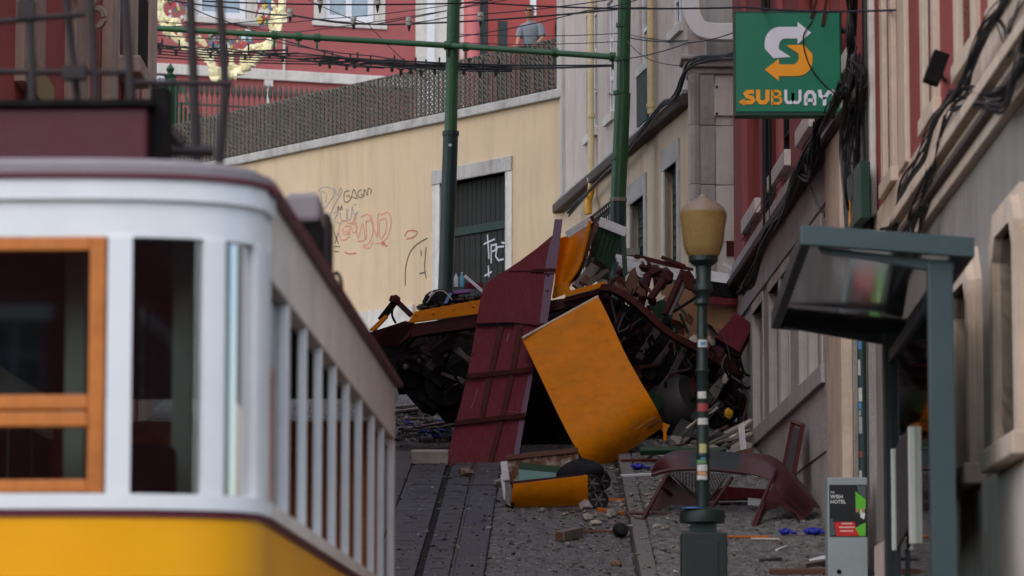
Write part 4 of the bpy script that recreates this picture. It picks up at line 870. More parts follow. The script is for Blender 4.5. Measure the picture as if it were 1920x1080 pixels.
# drainpipe with stickers beside the cabinet
q = at(1616, 700, 37.9); dpp = thing('drainpipe', 'dark green drainpipe plastered with stickers beside the grey cabinet', 'pipe', (q.x, q.y, gz(37.9)))
m = MB(); m.tube([V((q.x, q.y, gz(37.9)-.1)), V((q.x, q.y, 6.4))], .045, 10); m.build('pipe', 'pipe_green', dpp, True); m = MB(); m.tube([V((q.x+.1, q.y+.05, gz(37.9)-.1)), V((q.x+.1, q.y+.05, 6.4))], .035, 8); m.build('pipe', 'pipe_green', dpp, True)
y = 640; cyc = ['sticker_blue', 'pipe_green', 'sticker_white', 'pipe_green', 'sticker_white', 'sticker_blue', 'sticker_grey', 'sticker_grey', 'pipe_green', 'sticker_red', 'pipe_green', 'sticker_white']; k = 0
while y < 892:
    h_ = random.uniform(8, 34); w_ = random.uniform(.6, 1.2); m = MB(); n = 5
    vs = [V((q.x+.047*math.cos(-2.6+w_*i/n), q.y+.047*math.sin(-2.6+w_*i/n), at(1616, yy, 37.9).z)) for yy in (y+h_-2, y) for i in range(n+1)]
    m.add(vs, [(i, i+1, n+2+i, n+1+i) for i in range(n)]); m.build('sticker', cyc[k % 12], dpp); y += h_; k += 1

# ------------------------------------------------------------------ hanging shop sign
GY = 39.3; ga, gb = at(1377, 220, GY), at(1580, 222, GY); gt = at(1478, 20, GY).z; gbz = at(1478, 218, GY).z
FG = Fac((ga.x, GY), (gb.x, GY), (0, -1)); gw = gb.x-ga.x
sg = thing('hanging_sign', 'square green sandwich shop sign hanging from the red facade', 'sign', ((ga.x+gb.x)/2, GY, gbz))
FG.B(0, gw, gbz, gt, -.18, 0, 'sign_box', 'sign_edge', sg, .012); FG.B(.02, gw-.02, gbz+.045, gt-.03, .001, .012, 'face', 'sign_green', sg, .006)
kx = 280/720
def gp_(x, y, o=.014): s_, z = FG.hit(1360+x*kx, y*kx, o); return FG.pt(s_, z, o)
def arc(cx, cy, rx, ry, a0, a1, n=10): return [(cx+rx*math.cos(math.radians(a0+(a1-a0)*i/n)), cy+ry*math.sin(math.radians(a0+(a1-a0)*i/n))) for i in range(n+1)]
def quads(outer, inner, name, mat, extra=()):
    m = MB(); n = len(outer)
    for i in range(n-1): m.prism([gp_(*outer[i]), gp_(*outer[i+1]), gp_(*inner[i+1]), gp_(*inner[i])], FG.n*.006)
    for e in extra: m.prism([gp_(*p) for p in e], FG.n*.006)
    m.build(name, mat, sg)
# upper arrow of the S (white)
out_ = [(348, 130)]+arc(265, 205, 75, 75, 270, 180, 10)[0:]+[(190, 235), (232, 280)]
inn_ = [(348, 186)]+arc(290, 222, 32, 36, 270, 180, 10)[0:]+[(258, 238), (316, 275)]
quads(out_, inn_, 'white_arrow', 'sign_white', ([(348, 106), (414, 158), (348, 213)],))
# lower arrow (orange)
out_ = [(258, 367)]+arc(345, 293, 75, 74, 90, 0, 10)+[(420, 262), (380, 216)]
inn_ = [(258, 311)]+arc(322, 276, 32, 35, 90, 0, 10)+[(352, 258), (292, 218)]
quads(out_, inn_, 'orange_arrow', 'sign_orange', ([(258, 284), (190, 336), (258, 390)],))
def letters(strs, name, mat, w=.043):
    m = MB()
    for st in strs: m.ribbon([gp_(x, y) for x, y in st], w, FG.n, .006)
    m.build(name, mat, sg)
letters([[(138, 443), (108, 443), (98, 452), (106, 466), (128, 472), (134, 484), (124, 494), (88, 494)]], 'letter', 'sign_orange', .042)
letters([[(158, 433), (158, 480), (170, 494), (192, 494), (203, 480), (203, 433)]], 'letter', 'sign_orange', .042)
letters([[(227, 506), (227, 433)], [(227, 439), (254, 439), (264, 447), (264, 457), (254, 465)], [(227, 468), (258, 468), (268, 477), (268, 490), (257, 499), (227, 499)]], 'letter', 'sign_orange', .025)
MB().prism([gp_(*p) for p in ((64, 492), (92, 476), (92, 510))], FG.n*.006).build('arrow_tip', 'sign_orange', sg)
letters([[(291, 433), (291, 482), (299, 495), (316, 495), (325, 483), (325, 448)], [(325, 448), (325, 483), (334, 495), (351, 495), (360, 482), (360, 433)]], 'letter', 'sign_white', .03)
letters([[(388, 508), (388, 460), (400, 444), (418, 444), (430, 460), (430, 508)], [(390, 484), (428, 484)]], 'letter', 'sign_white', .036)
letters([[(454, 433), (458, 462), (474, 472), (486, 462), (498, 444), (520, 444)], [(478, 468), (478, 510)]], 'letter', 'sign_white', .036)
MB().prism([gp_(*p) for p in ((516, 430), (540, 444), (516, 460))], FG.n*.006).build('arrow_tip', 'sign_white', sg)
m = MB(); c_ = F2.P(1600, 120, 0); m.tube([V((gb.x, GY+.06, gt-.2)), V((gb.x+.35, GY+.06, gt-.2))], .03, 8); m.tube([V((gb.x, GY+.06, gbz+.2)), V((gb.x+.35, GY+.06, gbz+.2))], .03, 8); m.build('wall_bracket', 'black_cable', sg)
m = MB(); 
for x0, y0, x1, y1 in ((440, 0, 415, 85), (490, -10, 468, 122)): m.bar(gp_(x0, y0, .03), gp_(x1, y1, .03), .03, .035, FG.n)
m.build('hanger_strap', 'wreck_rust', sg)
tag(MB().tube(smoothp([gp_(420, 100, .03), gp_(375, 180, .04), gp_(400, 300, .04), gp_(470, 400, .04), gp_(580, 490, .03)], 5), .007, 5).build('loose_cable', 'black_cable', smooth=True), 'thin black cable drooping across the green sign', 'cable')
# black riser pipes below the sign on the red wall
for px, lab in ((1449, 'black riser pipe on the red wall under the green sign'), (1458, 'thinner dark conduit just right of the riser pipe')):
    s_ = F2.hit(px, 350)[0]; z0, z1 = F2.hit(px, 430)[1], 12
    tag(MB().tube([F2.pt(s_, z0, .09), F2.pt(s_, z1, .09)], .04 if px < 1452 else .02, 8).build('riser_pipe', 'black_cable', smooth=True), lab, 'pipe')

# ------------------------------------------------------------------ poles, arms, wires
PL = 62.5
p1 = thing('catenary_pole', 'tall green tram pole standing in front of the graffitied yellow wall', 'pole', (at(836, 560, PL).x, PL, rz(PL)), 'green tram poles')
a_, b_ = at(834.5, 600, PL), at(852, -60, PL); mid = at(845, 252, PL); base = V((a_.x-.04, PL, rz(PL)))
MB().tube([base, mid], .125, 12).build('lower_sleeve', 'pole_dark', p1, True); MB().tube([mid, b_], .105, 12).build('shaft', 'pole_green', p1, True)
MB().tube([mid-V((0, 0, .02)), mid+V((0, 0, .05))], .14, 12).build('collar', 'pole_dark', p1, True)
m = MB(); m.box(at(844, 272, PL-.13), (.05, .01, .04)); m.build('sticker', 'sticker_white', p1)
PRY = 59.5
p2 = thing('catenary_pole', 'thick green tram pole in front of the beige house', 'pole', (at(1157, 420, PRY).x, PRY, rz(PRY)), 'green tram poles')
b_, m1, m2 = at(1172, -60, PRY), at(1168, 175, PRY), at(1159, 375, PRY); base = V((at(1155, 470, PRY).x, PRY, rz(PRY)))
MB().tube([base, m2], .13, 14).build('lower_sleeve', 'pole_dark', p2, True); MB().tube([m2, m1], .125, 14).build('shaft', 'pole_green', p2, True); MB().tube([m1, b_], .105, 14).build('upper_shaft', 'pole_green', p2, True)
for py, w in ((375, .14), (298, .132), (175, .132), (112, .125), (48, .118)):
    c_ = m2.lerp(b_, (375-py)/435); MB().tube([c_-V((0, 0, .03)), c_+V((0, 0, .03))], w, 14).build('collar', 'pole_green' if py < 370 else 'rail_grey', p2, True)
# cross arm between the poles
ca = thing('cross_arm', 'long green tubular cross arm carrying the overhead wires', 'cross arm', at(850, 85, PL))
q0, q1, q2 = at(278, 52, 64.0), at(850, 86, PL-.13), at(1152, 107, 60.2)
MB().tube([q0, q1], .05, 10).build('tube', 'pole_green', ca, True); MB().tube([q1+V((.001, 0, 0)), q2], .05, 10).build('tube', 'pole_green', ca, True)
for t in (.42, .5, .56, .98): 
    c_ = q0.lerp(q1, t); MB().tube([c_-V((.05, 0, 0)), c_+V((.05, 0, 0))], .075, 10).build('clamp', 'pole_green', ca, True); MB().bar(c_, c_-V((0, 0, .18)), .04, .05, (0, 1, 0)).build('hanger', 'pole_green', ca)
for t in (.08, .64, .99):
    c_ = q1.lerp(q2, t); MB().tube([c_-V((.05, 0, 0)), c_+V((.05, 0, 0))], .075, 10).build('clamp', 'pole_green', ca, True); MB().bar(c_, c_-V((0, 0, .2)), .04, .05, (0, 1, 0)).build('hanger', 'pole_green', ca)
GW = 'overhead wires strung across the street'
def wire(pts, Ys, r=.011, lab='thin dark overhead wire strung across the street above the wreck', ins=(), mat='black_cable', s=.04):
    P = [at(x, y, Y) for (x, y), Y in zip(pts, Ys)]; full = []
    for i in range(len(P)-1): full += sag(P[i], P[i+1], s, 8)[(1 if i else 0):]
    o = tag(MB().tube(full, r, 5).build('overhead_wire', mat, smooth=True), lab, 'wire', GW)
    for k, (x, y, Y) in enumerate(ins):
        c_ = at(x, y, Y); u_ = V((0, 0, 1))
        MB().lathe([(.02, -.07), (.05, -.05), (.058, -.015), (.035, 0), (.055, .02), (.055, .08), (.03, .09)], c_, 10, u_).build('insulator', 'porcelain', o, True)
        MB().lathe([(.012, -.15), (.03, -.07), (.02, -.06)], c_, 8).build('insulator_pin', 'black_cable', o, True)
wire([(240, -15), (440, 15), (545, 28), (730, 46), (1170, 16), (1400, -10)], [70, 66, 65, 64, 61, 58], .016, ins=((544, 26, 65), (663, 40, 64.4), (767, 42, 63.6), (901, 33, 62)), lab='long thick black wire carrying four porcelain insulators across the top')
wire([(330, 0), (440, 45), (700, 120), (860, 125)], [70, 68, 65, 63], .012, lab='black wire slanting down from the gilded ornament to the cross arm')
wire([(300, 50), (560, 30), (700, 46), (1000, -20)], [68, 66, 65, 62], .010, lab='thin wire rising from the ornament towards the top edge')
wire([(262, 62), (500, 74), (700, 105), (905, 122), (1150, 122)], [70, 68, 65, 63, 60], .011, lab='wire running just under the cross arm across its whole length')
wire([(262, 78), (420, 90), (720, 126), (1150, 124)], [70, 68, 64, 60], .012, lab='lowest wire from the rose house to the thick green pole')
wire([(262, 92), (520, 104), (720, 128)], [70, 67, 64], .010, lab='short wire ending at the junction clutter left of the pole')
wire([(720, 112), (1150, 122)], [64, 60], .014, lab='stout wire between the junction clutter and the thick pole')
wire([(560, -10), (690, 45), (800, 150)], [66, 65, 64], .008, lab='thin wire dropping steeply past the white pilaster')
wire([(1176, 70), (1290, 76)], [59.5, 57], .010, lab='short stay wire from the green pole to the beige facade')
wire([(860, 64), (1170, 62), (1280, 76)], [63, 60, 57.3], .007, lab='thin wire from the left pole past the onlooker to the beige house')
wire([(860, 80), (1170, 77)], [63, 60], .007, lab='thin horizontal wire just above the right half of the cross arm')
wire([(1073, 152), (1290, 215)], [67.5, 57.2], .009, lab='thin stay wire crossing the beige facade below the arm')
wire([(1172, 72), (1215, 110), (1290, 122), (1380, 95)], [59.5, 58, 56.3, 52], .008, mat='grey_cable', lab='grey wire sagging from the thick pole to the stone pier')
wire([(850, 70), (1100, 20), (1220, -10)], [62, 60, 58], .010, lab='wire climbing right from the left pole across the onlooker')
wire([(1160, 112), (1290, 80), (1390, 55)], [59.6, 57, 52], .009, lab='wire rising from the thick pole towards the green sign')
wire([(720, 45), (850, 30), (1170, -5)], [66, 63, 60], .010, lab='thin wire from the rose house window up past the left pole')
wire([(380, 2), (900, 5), (1400, 14), (1760, 14)], [55, 50, 40, 33], .011, lab='thin dark overhead wire running along the top edge over the sign')
wire([(440, 45), (560, 60), (1000, -10)], [68, 66, 62], .008, lab='thin wire crossing the gilded ornament and rising to the right')
wire([(262, 36), (420, 44), (600, 36), (900, 0)], [70, 68, 66, 62], .008, lab='faint wire across the top of the gilded ornament')
for px, py in ((600, 3), (708, 2), (860, 2)):
    c_ = at(px, py, 64.5); t_ = thing('line_insulator', {600: 'small porcelain insulator at the top edge left of the white window', 708: 'small porcelain insulator at the top edge right of the white window', 860: 'small porcelain insulator at the top of the left green pole'}[px], 'insulator', c_, 'porcelain insulators along the top edge')
    MB().lathe([(.02, -.08), (.055, -.06), (.06, -.015), (.035, 0), (.058, .02), (.058, .08)], c_, 10).build('bell', 'porcelain', t_, True); MB().lathe([(.01, -.2), (.035, -.08), (.02, -.07)], c_, 8).build('pin', 'black_cable', t_, True)
# trolley wire hangers and junction clutter
jn = thing('wire_junction', 'cluster of black trolley wire clamps and frogs hanging under the cross arm', 'wire fitting', at(740, 122, 64))
rnd = random.Random(4)
for (px, py) in ((285, 82), (300, 86), (330, 88), (395, 92), (420, 96), (460, 96), (505, 94), (530, 100), (600, 108), (618, 112), (650, 115), (665, 112), (690, 118), (735, 118), (752, 124), (770, 122), (790, 126), (815, 122), (870, 124), (900, 128), (930, 126)):
    Y = 68-(px-285)/640*5.5; c_ = at(px, py, Y); m = MB(); L_ = rnd.uniform(.12, .3)
    m.bar(c_-V((L_, 0, .02)), c_+V((L_, .1, .02)), .03, .03); m.bar(c_-V((L_*.6, 0, 0)), c_-V((0, 0, .09)), .02, .02); m.bar(c_+V((L_*.6, 0, 0)), c_-V((0, 0, .09)), .02, .02); m.box(c_-V((0, 0, .1)), (.05, .05, .1)); m.box(c_+V((L_*.3, 0, .06)), (.03, .03, .14))
    m.build('clamp', 'black_cable', jn)
for k in range(5): MB().tube(sag(at(280, 82+k*6, 68), at(560+k*40, 100+k*5, 65.5), .05)+sag(at(560+k*40, 100+k*5, 65.5), at(960, 122+k*3, 62.3), .04)[1:], .012, 5).build('trolley_wire', 'black_cable', jn, True)

# ------------------------------------------------------------------ cables and fittings on the facades
def bundle(f, pts, n, spread, r, name, label, cat='cable', o=.12, mat='black_cable'):
    t = thing(name, label, cat, f.P(*pts[len(pts)//2]))
    for k in range(n):
        P = []
        for (x, y) in pts: s_, z = f.hit(x, y, o); P.append(f.pt(s_+rnd.gauss(0, spread)*3, z+rnd.gauss(0, spread), o+abs(rnd.gauss(0, spread))))
        MB().tube(smoothp(P, 5), r*rnd.uniform(.35, .95), 5).build('cable', mat if rnd.random() < .85 else 'grey_cable', t, True)
    return t
bundle(F2, [(1606, -20), (1604, 60), (1600, 120), (1597, 220), (1596, 300), (1602, 420)], 16, .05, .022, 'cable_bundle', 'thick hanging bundle of black cables right of the green sign')
bundle(F2, [(1612, 110), (1622, 160), (1612, 260), (1616, 360), (1606, 440)], 12, .06, .02, 'cable_bundle', 'looped black cable coil drooping past the green fascia')
bundle(F2, [(1590, 170), (1565, 215), (1530, 270), (1500, 330), (1470, 400), (1440, 460), (1415, 520), (1395, 545)], 11, .04, .024, 'cable_bundle', 'black cable bundle running down the cornice of the red house', o=.2)
bundle(F2, [(1545, 225), (1535, 280), (1520, 330), (1508, 310)], 8, .05, .02, 'cable_bundle', 'knot of black cables hooked on the cornice below the green sign', o=.2)
bundle(F2, [(1535, 235), (1505, 300), (1460, 345), (1425, 405), (1400, 450)], 3, .03, .012, 'cable_bundle', 'thin ragged cable strung below the red house windows', o=.15)
bundle(F2, [(1520, 340), (1532, 380), (1545, 400), (1547, 410)], 2, .01, .008, 'cable_bundle', 'single cable loop hanging against the pale wall')
bundle(F1, [(1900, -20), (1870, 30), (1840, 90), (1812, 160), (1780, 190), (1755, 230), (1735, 290), (1700, 350), (1680, 420), (1670, 440)], 9, .035, .016, 'cable_bundle', 'black cable bundle sweeping down the cream cornice house')
bundle(F1, [(1780, 190), (1830, 170), (1870, 188), (1900, 160), (1930, 100)], 5, .03, .015, 'cable_bundle', 'sagging cables looping right above the moulded cornice')
bundle(F1, [(1790, 200), (1840, 200), (1880, 205), (1910, 160), (1925, 60)], 4, .03, .015, 'cable_bundle', 'lower pair of looping cables over the moulded cornice')
bundle(F1, [(1790, 200), (1775, 260), (1745, 340), (1720, 390), (1712, 430), (1724, 440), (1745, 380)], 5, .03, .014, 'cable_bundle', 'hanging cable loops behind the shelter roof')
bundle(F1, [(1870, 20), (1890, 60), (1905, 100), (1895, 60), (1925, 20)], 4, .03, .013, 'cable_bundle', 'tangle of cables by the upper corner of the cream house')
bundle(FB, [(1395, 100), (1300, 118), (1270, 180), (1240, 200), (1180, 280), (1130, 330), (1070, 395)], 4, .03, .03, 'cable_bundle', 'dark cables lying along the ledge of the beige house', o=.2)
fl = thing('flood_light', 'black box floodlight tilted on the red wall among cables', 'floodlight', F1.P(1757, 150, .3))
c_ = F1.P(1755, 128, .35); m = MB(); m.box(c_, (.12, .16, .24), Matrix.Rotation(.35, 3, 'Y')); m.build('housing', 'chassis_black', fl, bevel=.01); MB().tube([c_, F1.P(1770, 150, .0)], .02, 6).build('bracket', 'black_cable', fl)
gp2 = thing('dark_gas_pipe', 'black pipe standing against the red pier beside the sign cables', 'pipe', F2.P(1628, 430, .1))
s_ = F2.hit(1628, 300, .1)[0]; MB().tube([F2.pt(s_, 5, .1), F2.pt(s_, 14, .1)], .045, 8).build('pipe', 'black_cable', gp2, True)

# ------------------------------------------------------------------ house across the square, mirrored in the tram windows
FQ = Fac((-48, -46), (48, -46), (0, 1))
hq = thing('square_house', 'red house across the square, seen only as reflections in the tram windows', 'building', (0, -46, -2.2))
qw = [(2+k*3.4, 3.3+k*3.4, z, z+2.2) for k in range(27) for z in (-1.2, 3, 7, 11)]
FQ.wall(0, 96, -2.3, 14.5, qw, .4, 'wall', 'red_plaster', hq)
for q in qw: window(FQ, hq, *q, .2); FQ.B(q[0]-.2, q[1]+.2, q[3], q[3]+.3, .0, .1, 'window_lintel', 'white_stone', hq)

# ------------------------------------------------------------------ the wreck
def pl(pts, Y, depth, name, mat, parent=None, bevel=0.):
    """plate: outline at image points, at distance Y (number, or one per point), given real thickness"""
    P = [at(x, y, Y[i] if isinstance(Y, (list, tuple)) else Y) for i, (x, y) in enumerate(pts)]
    return MB().prism(P, (0, depth, 0)).build(name, mat, parent, bevel=bevel)
def br_(p, q, Y0, Y1, w, h, name, mat, parent=None, bevel=0.): return MB().bar(at(*p, Y0), at(*q, Y1), w, h, (0, -1, 0)).build(name, mat, parent, bevel=bevel)
def tbx(pts, Y, r, name, mat, parent=None, n=6, sm=True):
    P = [at(x, y, Y[i] if isinstance(Y, (list, tuple)) else Y) for i, (x, y) in enumerate(pts)]
    return MB().tube(smoothp(P, 4) if len(P) > 2 else P, r, n).build(name, mat, parent, sm)
wr = thing('wrecked_tram', 'overturned wrecked tram chassis with dark underframe lying across the street', 'tram', (1.0, 52, rz(52)))
# underfloor hull on its side; its near-black also paints the shaded void behind
hull = [(690, 636), (775, 612), (900, 590), (1020, 565), (1130, 548), (1200, 585), (1290, 650), (1385, 700), (1392, 760), (1350, 815), (1250, 838), (1120, 838), (1010, 845), (900, 805), (830, 780), (772, 744), (722, 694)]
_h = []
for i in range(len(hull)):
    a, b = V(hull[i]), V(hull[(i+1) % len(hull)]); _h.append(tuple(a))
    if a.y > 690 or b.y > 690:
        for t in (.2, .4, .6, .8): q = a.lerp(b, t); _h.append((q.x+random.uniform(-9, 9), q.y+random.uniform(-12, 6)))
hull = _h
pl(hull, [52.4 if y < 700 else 51.9 for x, y in hull], .9, 'shaded_hull', 'chassis_black', wr)
# left sill: maroon beam, yellow skirt with rivets, crumpled nose
pl([(775, 607), (905, 588), (1030, 566), (1133, 545), (1135, 560), (1030, 585), (905, 612), (770, 632)], 51.2, .25, 'sill_beam', 'chassis_maroon', wr, .01)
sk = pl([(764, 606), (778, 584), (905, 561), (907, 587)], 51.15, .06, 'side_skirt', 'wreck_yellow', wr, .006)
for x, y in ((780, 590), (812, 587), (850, 580), (888, 574)): MB().lathe([(.02, 0), (.018, .015), (.006, .02)], at(x, y, 51.15), 8, (0, -1, 0)).build('rivet', 'wreck_yellow', sk, True)
pl([(688, 624), (728, 612), (760, 601), (778, 606), (768, 632), (745, 650), (706, 645)], [50.9, 50.9, 51.1, 51.2, 51.2, 51.2, 51.0], .3, 'crumpled_nose', 'chassis_maroon', wr, .01)
pl([(692, 618), (722, 590), (728, 593), (704, 619)], 51.0, .12, 'nose_trim', 'wreck_yellow', wr, .005)
br_((745, 560), (714, 600), 51.2, 51.1, .09, .07, 'brake_lever', 'chassis_black', wr); br_((745, 566), (772, 592), 51.2, 51.2, .07, .07, 'brake_lever', 'chassis_maroon', wr)
MB().rock(at(742, 561, 51.15), .1, (1, .8, .8)).build('lever_knuckle', 'wreck_rust', wr); tbx([(738, 572), (735, 590), (742, 606)], 51.2, .018, 'chain', 'chassis_black', wr)
# suspension castings under the left side
for a, b, w, h, mt in (((770, 640), (830, 612), .06, .06, 'chassis_grey'), ((830, 612), (892, 630), .05, .06, 'chassis_grey'), ((860, 655), (888, 690), .05, .16, 'chassis_grey'), ((826, 640), (885, 678), .06, .2, 'chassis_grey'), ((770, 645), (800, 632), .1, .08, 'chassis_grey'),
                       ((795, 660), (830, 640), .14, .14, 'chassis_grey'), ((805, 690), (835, 650), .1, .08, 'chassis_grey'), ((845, 625), (870, 610), .06, .05, 'chassis_maroon'), ((868, 630), (892, 638), .04, .05, 'chassis_grey'),
                       ((745, 680), (790, 695), .07, .1, 'chassis_black'), ((780, 690), (830, 725), .06, .08, 'chassis_black'), ((828, 700), (858, 712), .04, .04, 'chassis_grey'), ((858, 710), (872, 718), .06, .06, 'chassis_grey'), ((830, 738), (862, 716), .02, .03, 'chassis_grey')):
    br_(a, b, 51.7, 51.6, w*1.2, h, 'underframe_bar', mt, wr, .008)
for a, b in (((800, 655), (820, 622)), ((838, 645), (850, 610)), ((822, 668), (838, 635))):
    p, q = at(*a, 51.55), at(*b, 51.55); n = 46; d = (q-p).normalized(); s1 = d.cross(V((0, 1, 0))).normalized(); s2 = d.cross(s1)
    MB().tube([p.lerp(q, i/n)+s1*.055*math.cos(i*.9)+s2*.055*math.sin(i*.9) for i in range(n+1)], .014, 5).build('coil_spring', 'chassis_grey', wr, True)
for x, y, r in ((793, 667, .05), (786, 676, .04), (813, 672, .06), (835, 664, .05), (760, 688, .05)): MB().rock(at(x, y, 51.5), r, (1, 1, 1)).build('casting', 'chassis_grey', wr)
MB().lathe([(.05, -.06), (.26, -.06), (.28, 0), (.28, .05), (.06, .06)], at(832, 725, 51.75), 22, (.3, -1, .2)).build('wheel', 'chassis_black', wr, True)
MB().lathe([(.04, -.05), (.2, -.05), (.2, .03), (.06, .05)], at(770, 700, 51.85), 18, (.2, -1, .1)).build('wheel', 'chassis_black', wr, True)
# right side: bowed maroon longeron and cross members
P = smoothp([at(1118, 541, 51.2), at(1150, 544, 51.0), at(1195, 572, 50.9), at(1250, 622, 50.9), at(1320, 662, 51.1), at(1392, 706, 51.5)], 5)
m = MB(); vs = []
for i, p in enumerate(P):
    t = (P[min(i+1, len(P)-1)]-P[max(i-1, 0)]).normalized(); sd = V((0, 1, 0)); u_ = t.cross(sd).normalized(); j_ = random.uniform(-.008, .008)
    vs += [p-sd*.15-u_*.043, p+sd*.15-u_*.043, p+sd*.15+u_*(.043+j_), p-sd*.15+u_*(.043+j_)]
k_ = len(P); m.add(vs, [(i*4+j, i*4+(j+1) % 4, (i+1)*4+(j+1) % 4, (i+1)*4+j) for i in range(k_-1) for j in range(4)]+[(3, 2, 1, 0), (k_*4-4, k_*4-3, k_*4-2, k_*4-1)])
m.build('bowed_longeron', 'wreck_rust', wr)
for (a, b, w) in (((1168, 560), (1138, 612), .06), ((1190, 575), (1150, 640), .08), ((1212, 590), (1165, 655), .07), ((1238, 610), (1180, 700), .08), ((1262, 640), (1215, 700), .06), ((1285, 650), (1240, 740), .06), ((1315, 665), (1275, 745), .07), ((1345, 680), (1310, 760), .08), ((1375, 698), (1340, 790), .07),
                  ((1200, 620), (1330, 700), .06), ((1160, 655), (1290, 740), .06), ((1240, 700), (1290, 705), .05)):
    br_(a, b, 51.5, 51.7, w*1.3, w, 'cross_member', random.choice(('chassis_black', 'chassis_black', 'chassis_grey')), wr, .006)
br_((1222, 760), (1268, 700), 51.5, 51.6, .18, .12, 'brake_beam', 'chassis_maroon', wr); pl([(1278, 735), (1300, 700), (1316, 760), (1306, 790), (1283, 780)], 51.45, .1, 'axle_bracket', 'chassis_maroon', wr)
MB().lathe([(.05, -.3), (.3, -.26), (.36, -.1), (.36, .25), (.3, .34), (.05, .36)], at(1262, 762, 51.6), 20, (.75, -.55, .35)).build('air_tank', 'tank_grey', wr, True)
MB().lathe([(.05, -.25), (.26, -.22), (.3, 0), (.26, .2), (.05, .24)], at(1228, 775, 51.7), 18, (.4, -.8, .3)).build('drive_motor', 'chassis_black', wr, True)
for pts in ([(1245, 700), (1252, 740), (1270, 765)], [(1180, 600), (1210, 625), (1222, 660)], [(1360, 640), (1385, 690), (1390, 740), (1375, 780)], [(1372, 690), (1378, 740), (1368, 800)], [(1300, 745), (1285, 760), (1260, 770)], [(1385, 660), (1396, 700), (1420, 705)], [(1388, 720), (1400, 728), (1412, 722)], [(1380, 700), (1386, 780), (1372, 812), (1345, 822)], [(1366, 745), (1360, 790), (1340, 800), (1330, 825)],
            [(1150, 640), (1165, 690), (1185, 720)], [(860, 690), (885, 720), (880, 760)], [(780, 655), (840, 690), (870, 735)]):
    tbx(pts, 51.3, .02, 'hanging_hose', 'chassis_black', wr)
# loose gear on the upturned frame
for (a, b, r, mt) in (((1200, 575), (1215, 515), .06, 'chassis_maroon'), ((1218, 562), (1244, 526), .055, 'chassis_maroon'), ((1246, 590), (1282, 508), .05, 'chassis_maroon'), ((1255, 592), (1287, 525), .03, 'chassis_grey'), ((1290, 595), (1262, 560), .02, 'board_green'), ((1275, 588), (1290, 625), .02, 'board_green'), ((1262, 585), (1310, 555), .02, 'chassis_black')):
    MB().tube([at(*a, 51.6), at(*b, 51.7)], r, 8).build('gear_post', mt, wr, True)
for x, y, r, mt in ((1210, 500, .12, 'chassis_maroon'), (1226, 508, .15, 'chassis_maroon'), (1246, 518, .15, 'chassis_maroon'), (1238, 530, .13, 'chassis_maroon'), (1190, 545, .12, 'wreck_rust'), (1222, 565, .08, 'wreck_rust'), (1150, 530, .1, 'wreck_rust'), (1135, 555, .12, 'chassis_maroon'), (1165, 510, .08, 'wreck_rust')):
    MB().rock(at(x, y, 51.9), r, (1, 1, .9)).build('gear_casting', mt, wr)
pl([(1275, 512), (1293, 506), (1302, 520), (1300, 545), (1285, 538)], 51.6, .15, 'rusty_plate', 'wreck_rust', wr); pl([(1166, 545), (1182, 508), (1194, 498), (1200, 520), (1190, 548), (1178, 560)], 51.4, .03, 'torn_plate', 'board_brown', wr)
P = [at(1203+9*math.cos(t), 503+16*math.sin(t), 51.4) for t in [i*.45+1.4 for i in range(11)]]; MB().ribbon(P, .03, (0, -1, 0), .05).build('bent_white_strip', 'white_worn', wr)
br_((1245, 555), (1240, 562), 51.4, 51.4, .03, .1, 'bent_white_strip', 'white_worn', wr)
pl([(1135, 566), (1190, 600), (1260, 650), (1250, 672), (1180, 640), (1132, 600)], 52.2, .1, 'frame_web', 'chassis_maroon', wr)

rnd = random.Random(31)
for k in range(95):
    left = k < 10
    x, y = (rnd.uniform(760, 885), rnd.uniform(640, 770)) if left else (rnd.uniform(1150, 1385), 0)
    if not left: y = rnd.uniform(575+(x-1150)*.52+10, 825)
    a_ = rnd.choice((-1, -1, 1))*rnd.uniform(.2, 1.3); L_ = rnd.uniform(20, 75); Y = rnd.uniform(51.25, 51.8)
    q = (x+L_*math.cos(a_), y+L_*math.sin(a_)); mt = rnd.choice(('chassis_black', 'chassis_black', 'chassis_black', 'chassis_black', 'tank_grey', 'chassis_maroon', 'wreck_rust')) if not left else 'chassis_black'
    if q[1] > 832 or q[0] > 1395 or (left and q[0] > 895): continue
    if rnd.random() < .45: tbx([(x, y), ((x+q[0])/2+rnd.uniform(-9, 9), (y+q[1])/2+rnd.uniform(-9, 9)), q], [Y, Y-.1, Y+.05], rnd.uniform(.012, .035), 'bent_pipe', mt, wr)
    else: br_((x, y), q, Y, Y+rnd.uniform(-.2, .2), rnd.uniform(.04, .16), rnd.uniform(.02, .08), 'bent_bracket', mt, wr)
for k in range(26):
    x = rnd.uniform(1145, 1390); y = 545+(x-1140)*.6+rnd.uniform(-55, 40) if k < 16 else rnd.uniform(690, 800); n = rnd.randint(4, 7); r = rnd.uniform(9, 26); a0 = rnd.uniform(0, 6); Y = rnd.uniform(51.0, 51.5)
    st = rnd.uniform(.3, 1); pts = []
    for q in range(n):
        t = a0+q*2*math.pi/n; rr = r*rnd.uniform(.45, 1.25); dx, dy = rr*math.cos(t), rr*st*math.sin(t); pts.append((x+dx*.7-dy*.7, y+dx*.7+dy*.7))
    pl(pts, [Y+rnd.uniform(-.08, .08) for _ in pts], .03, 'torn_sheet', rnd.choice(('chassis_maroon', 'chassis_black', 'board_brown', 'wreck_rust', 'chassis_black', 'board_green', 'tank_grey')), wr)
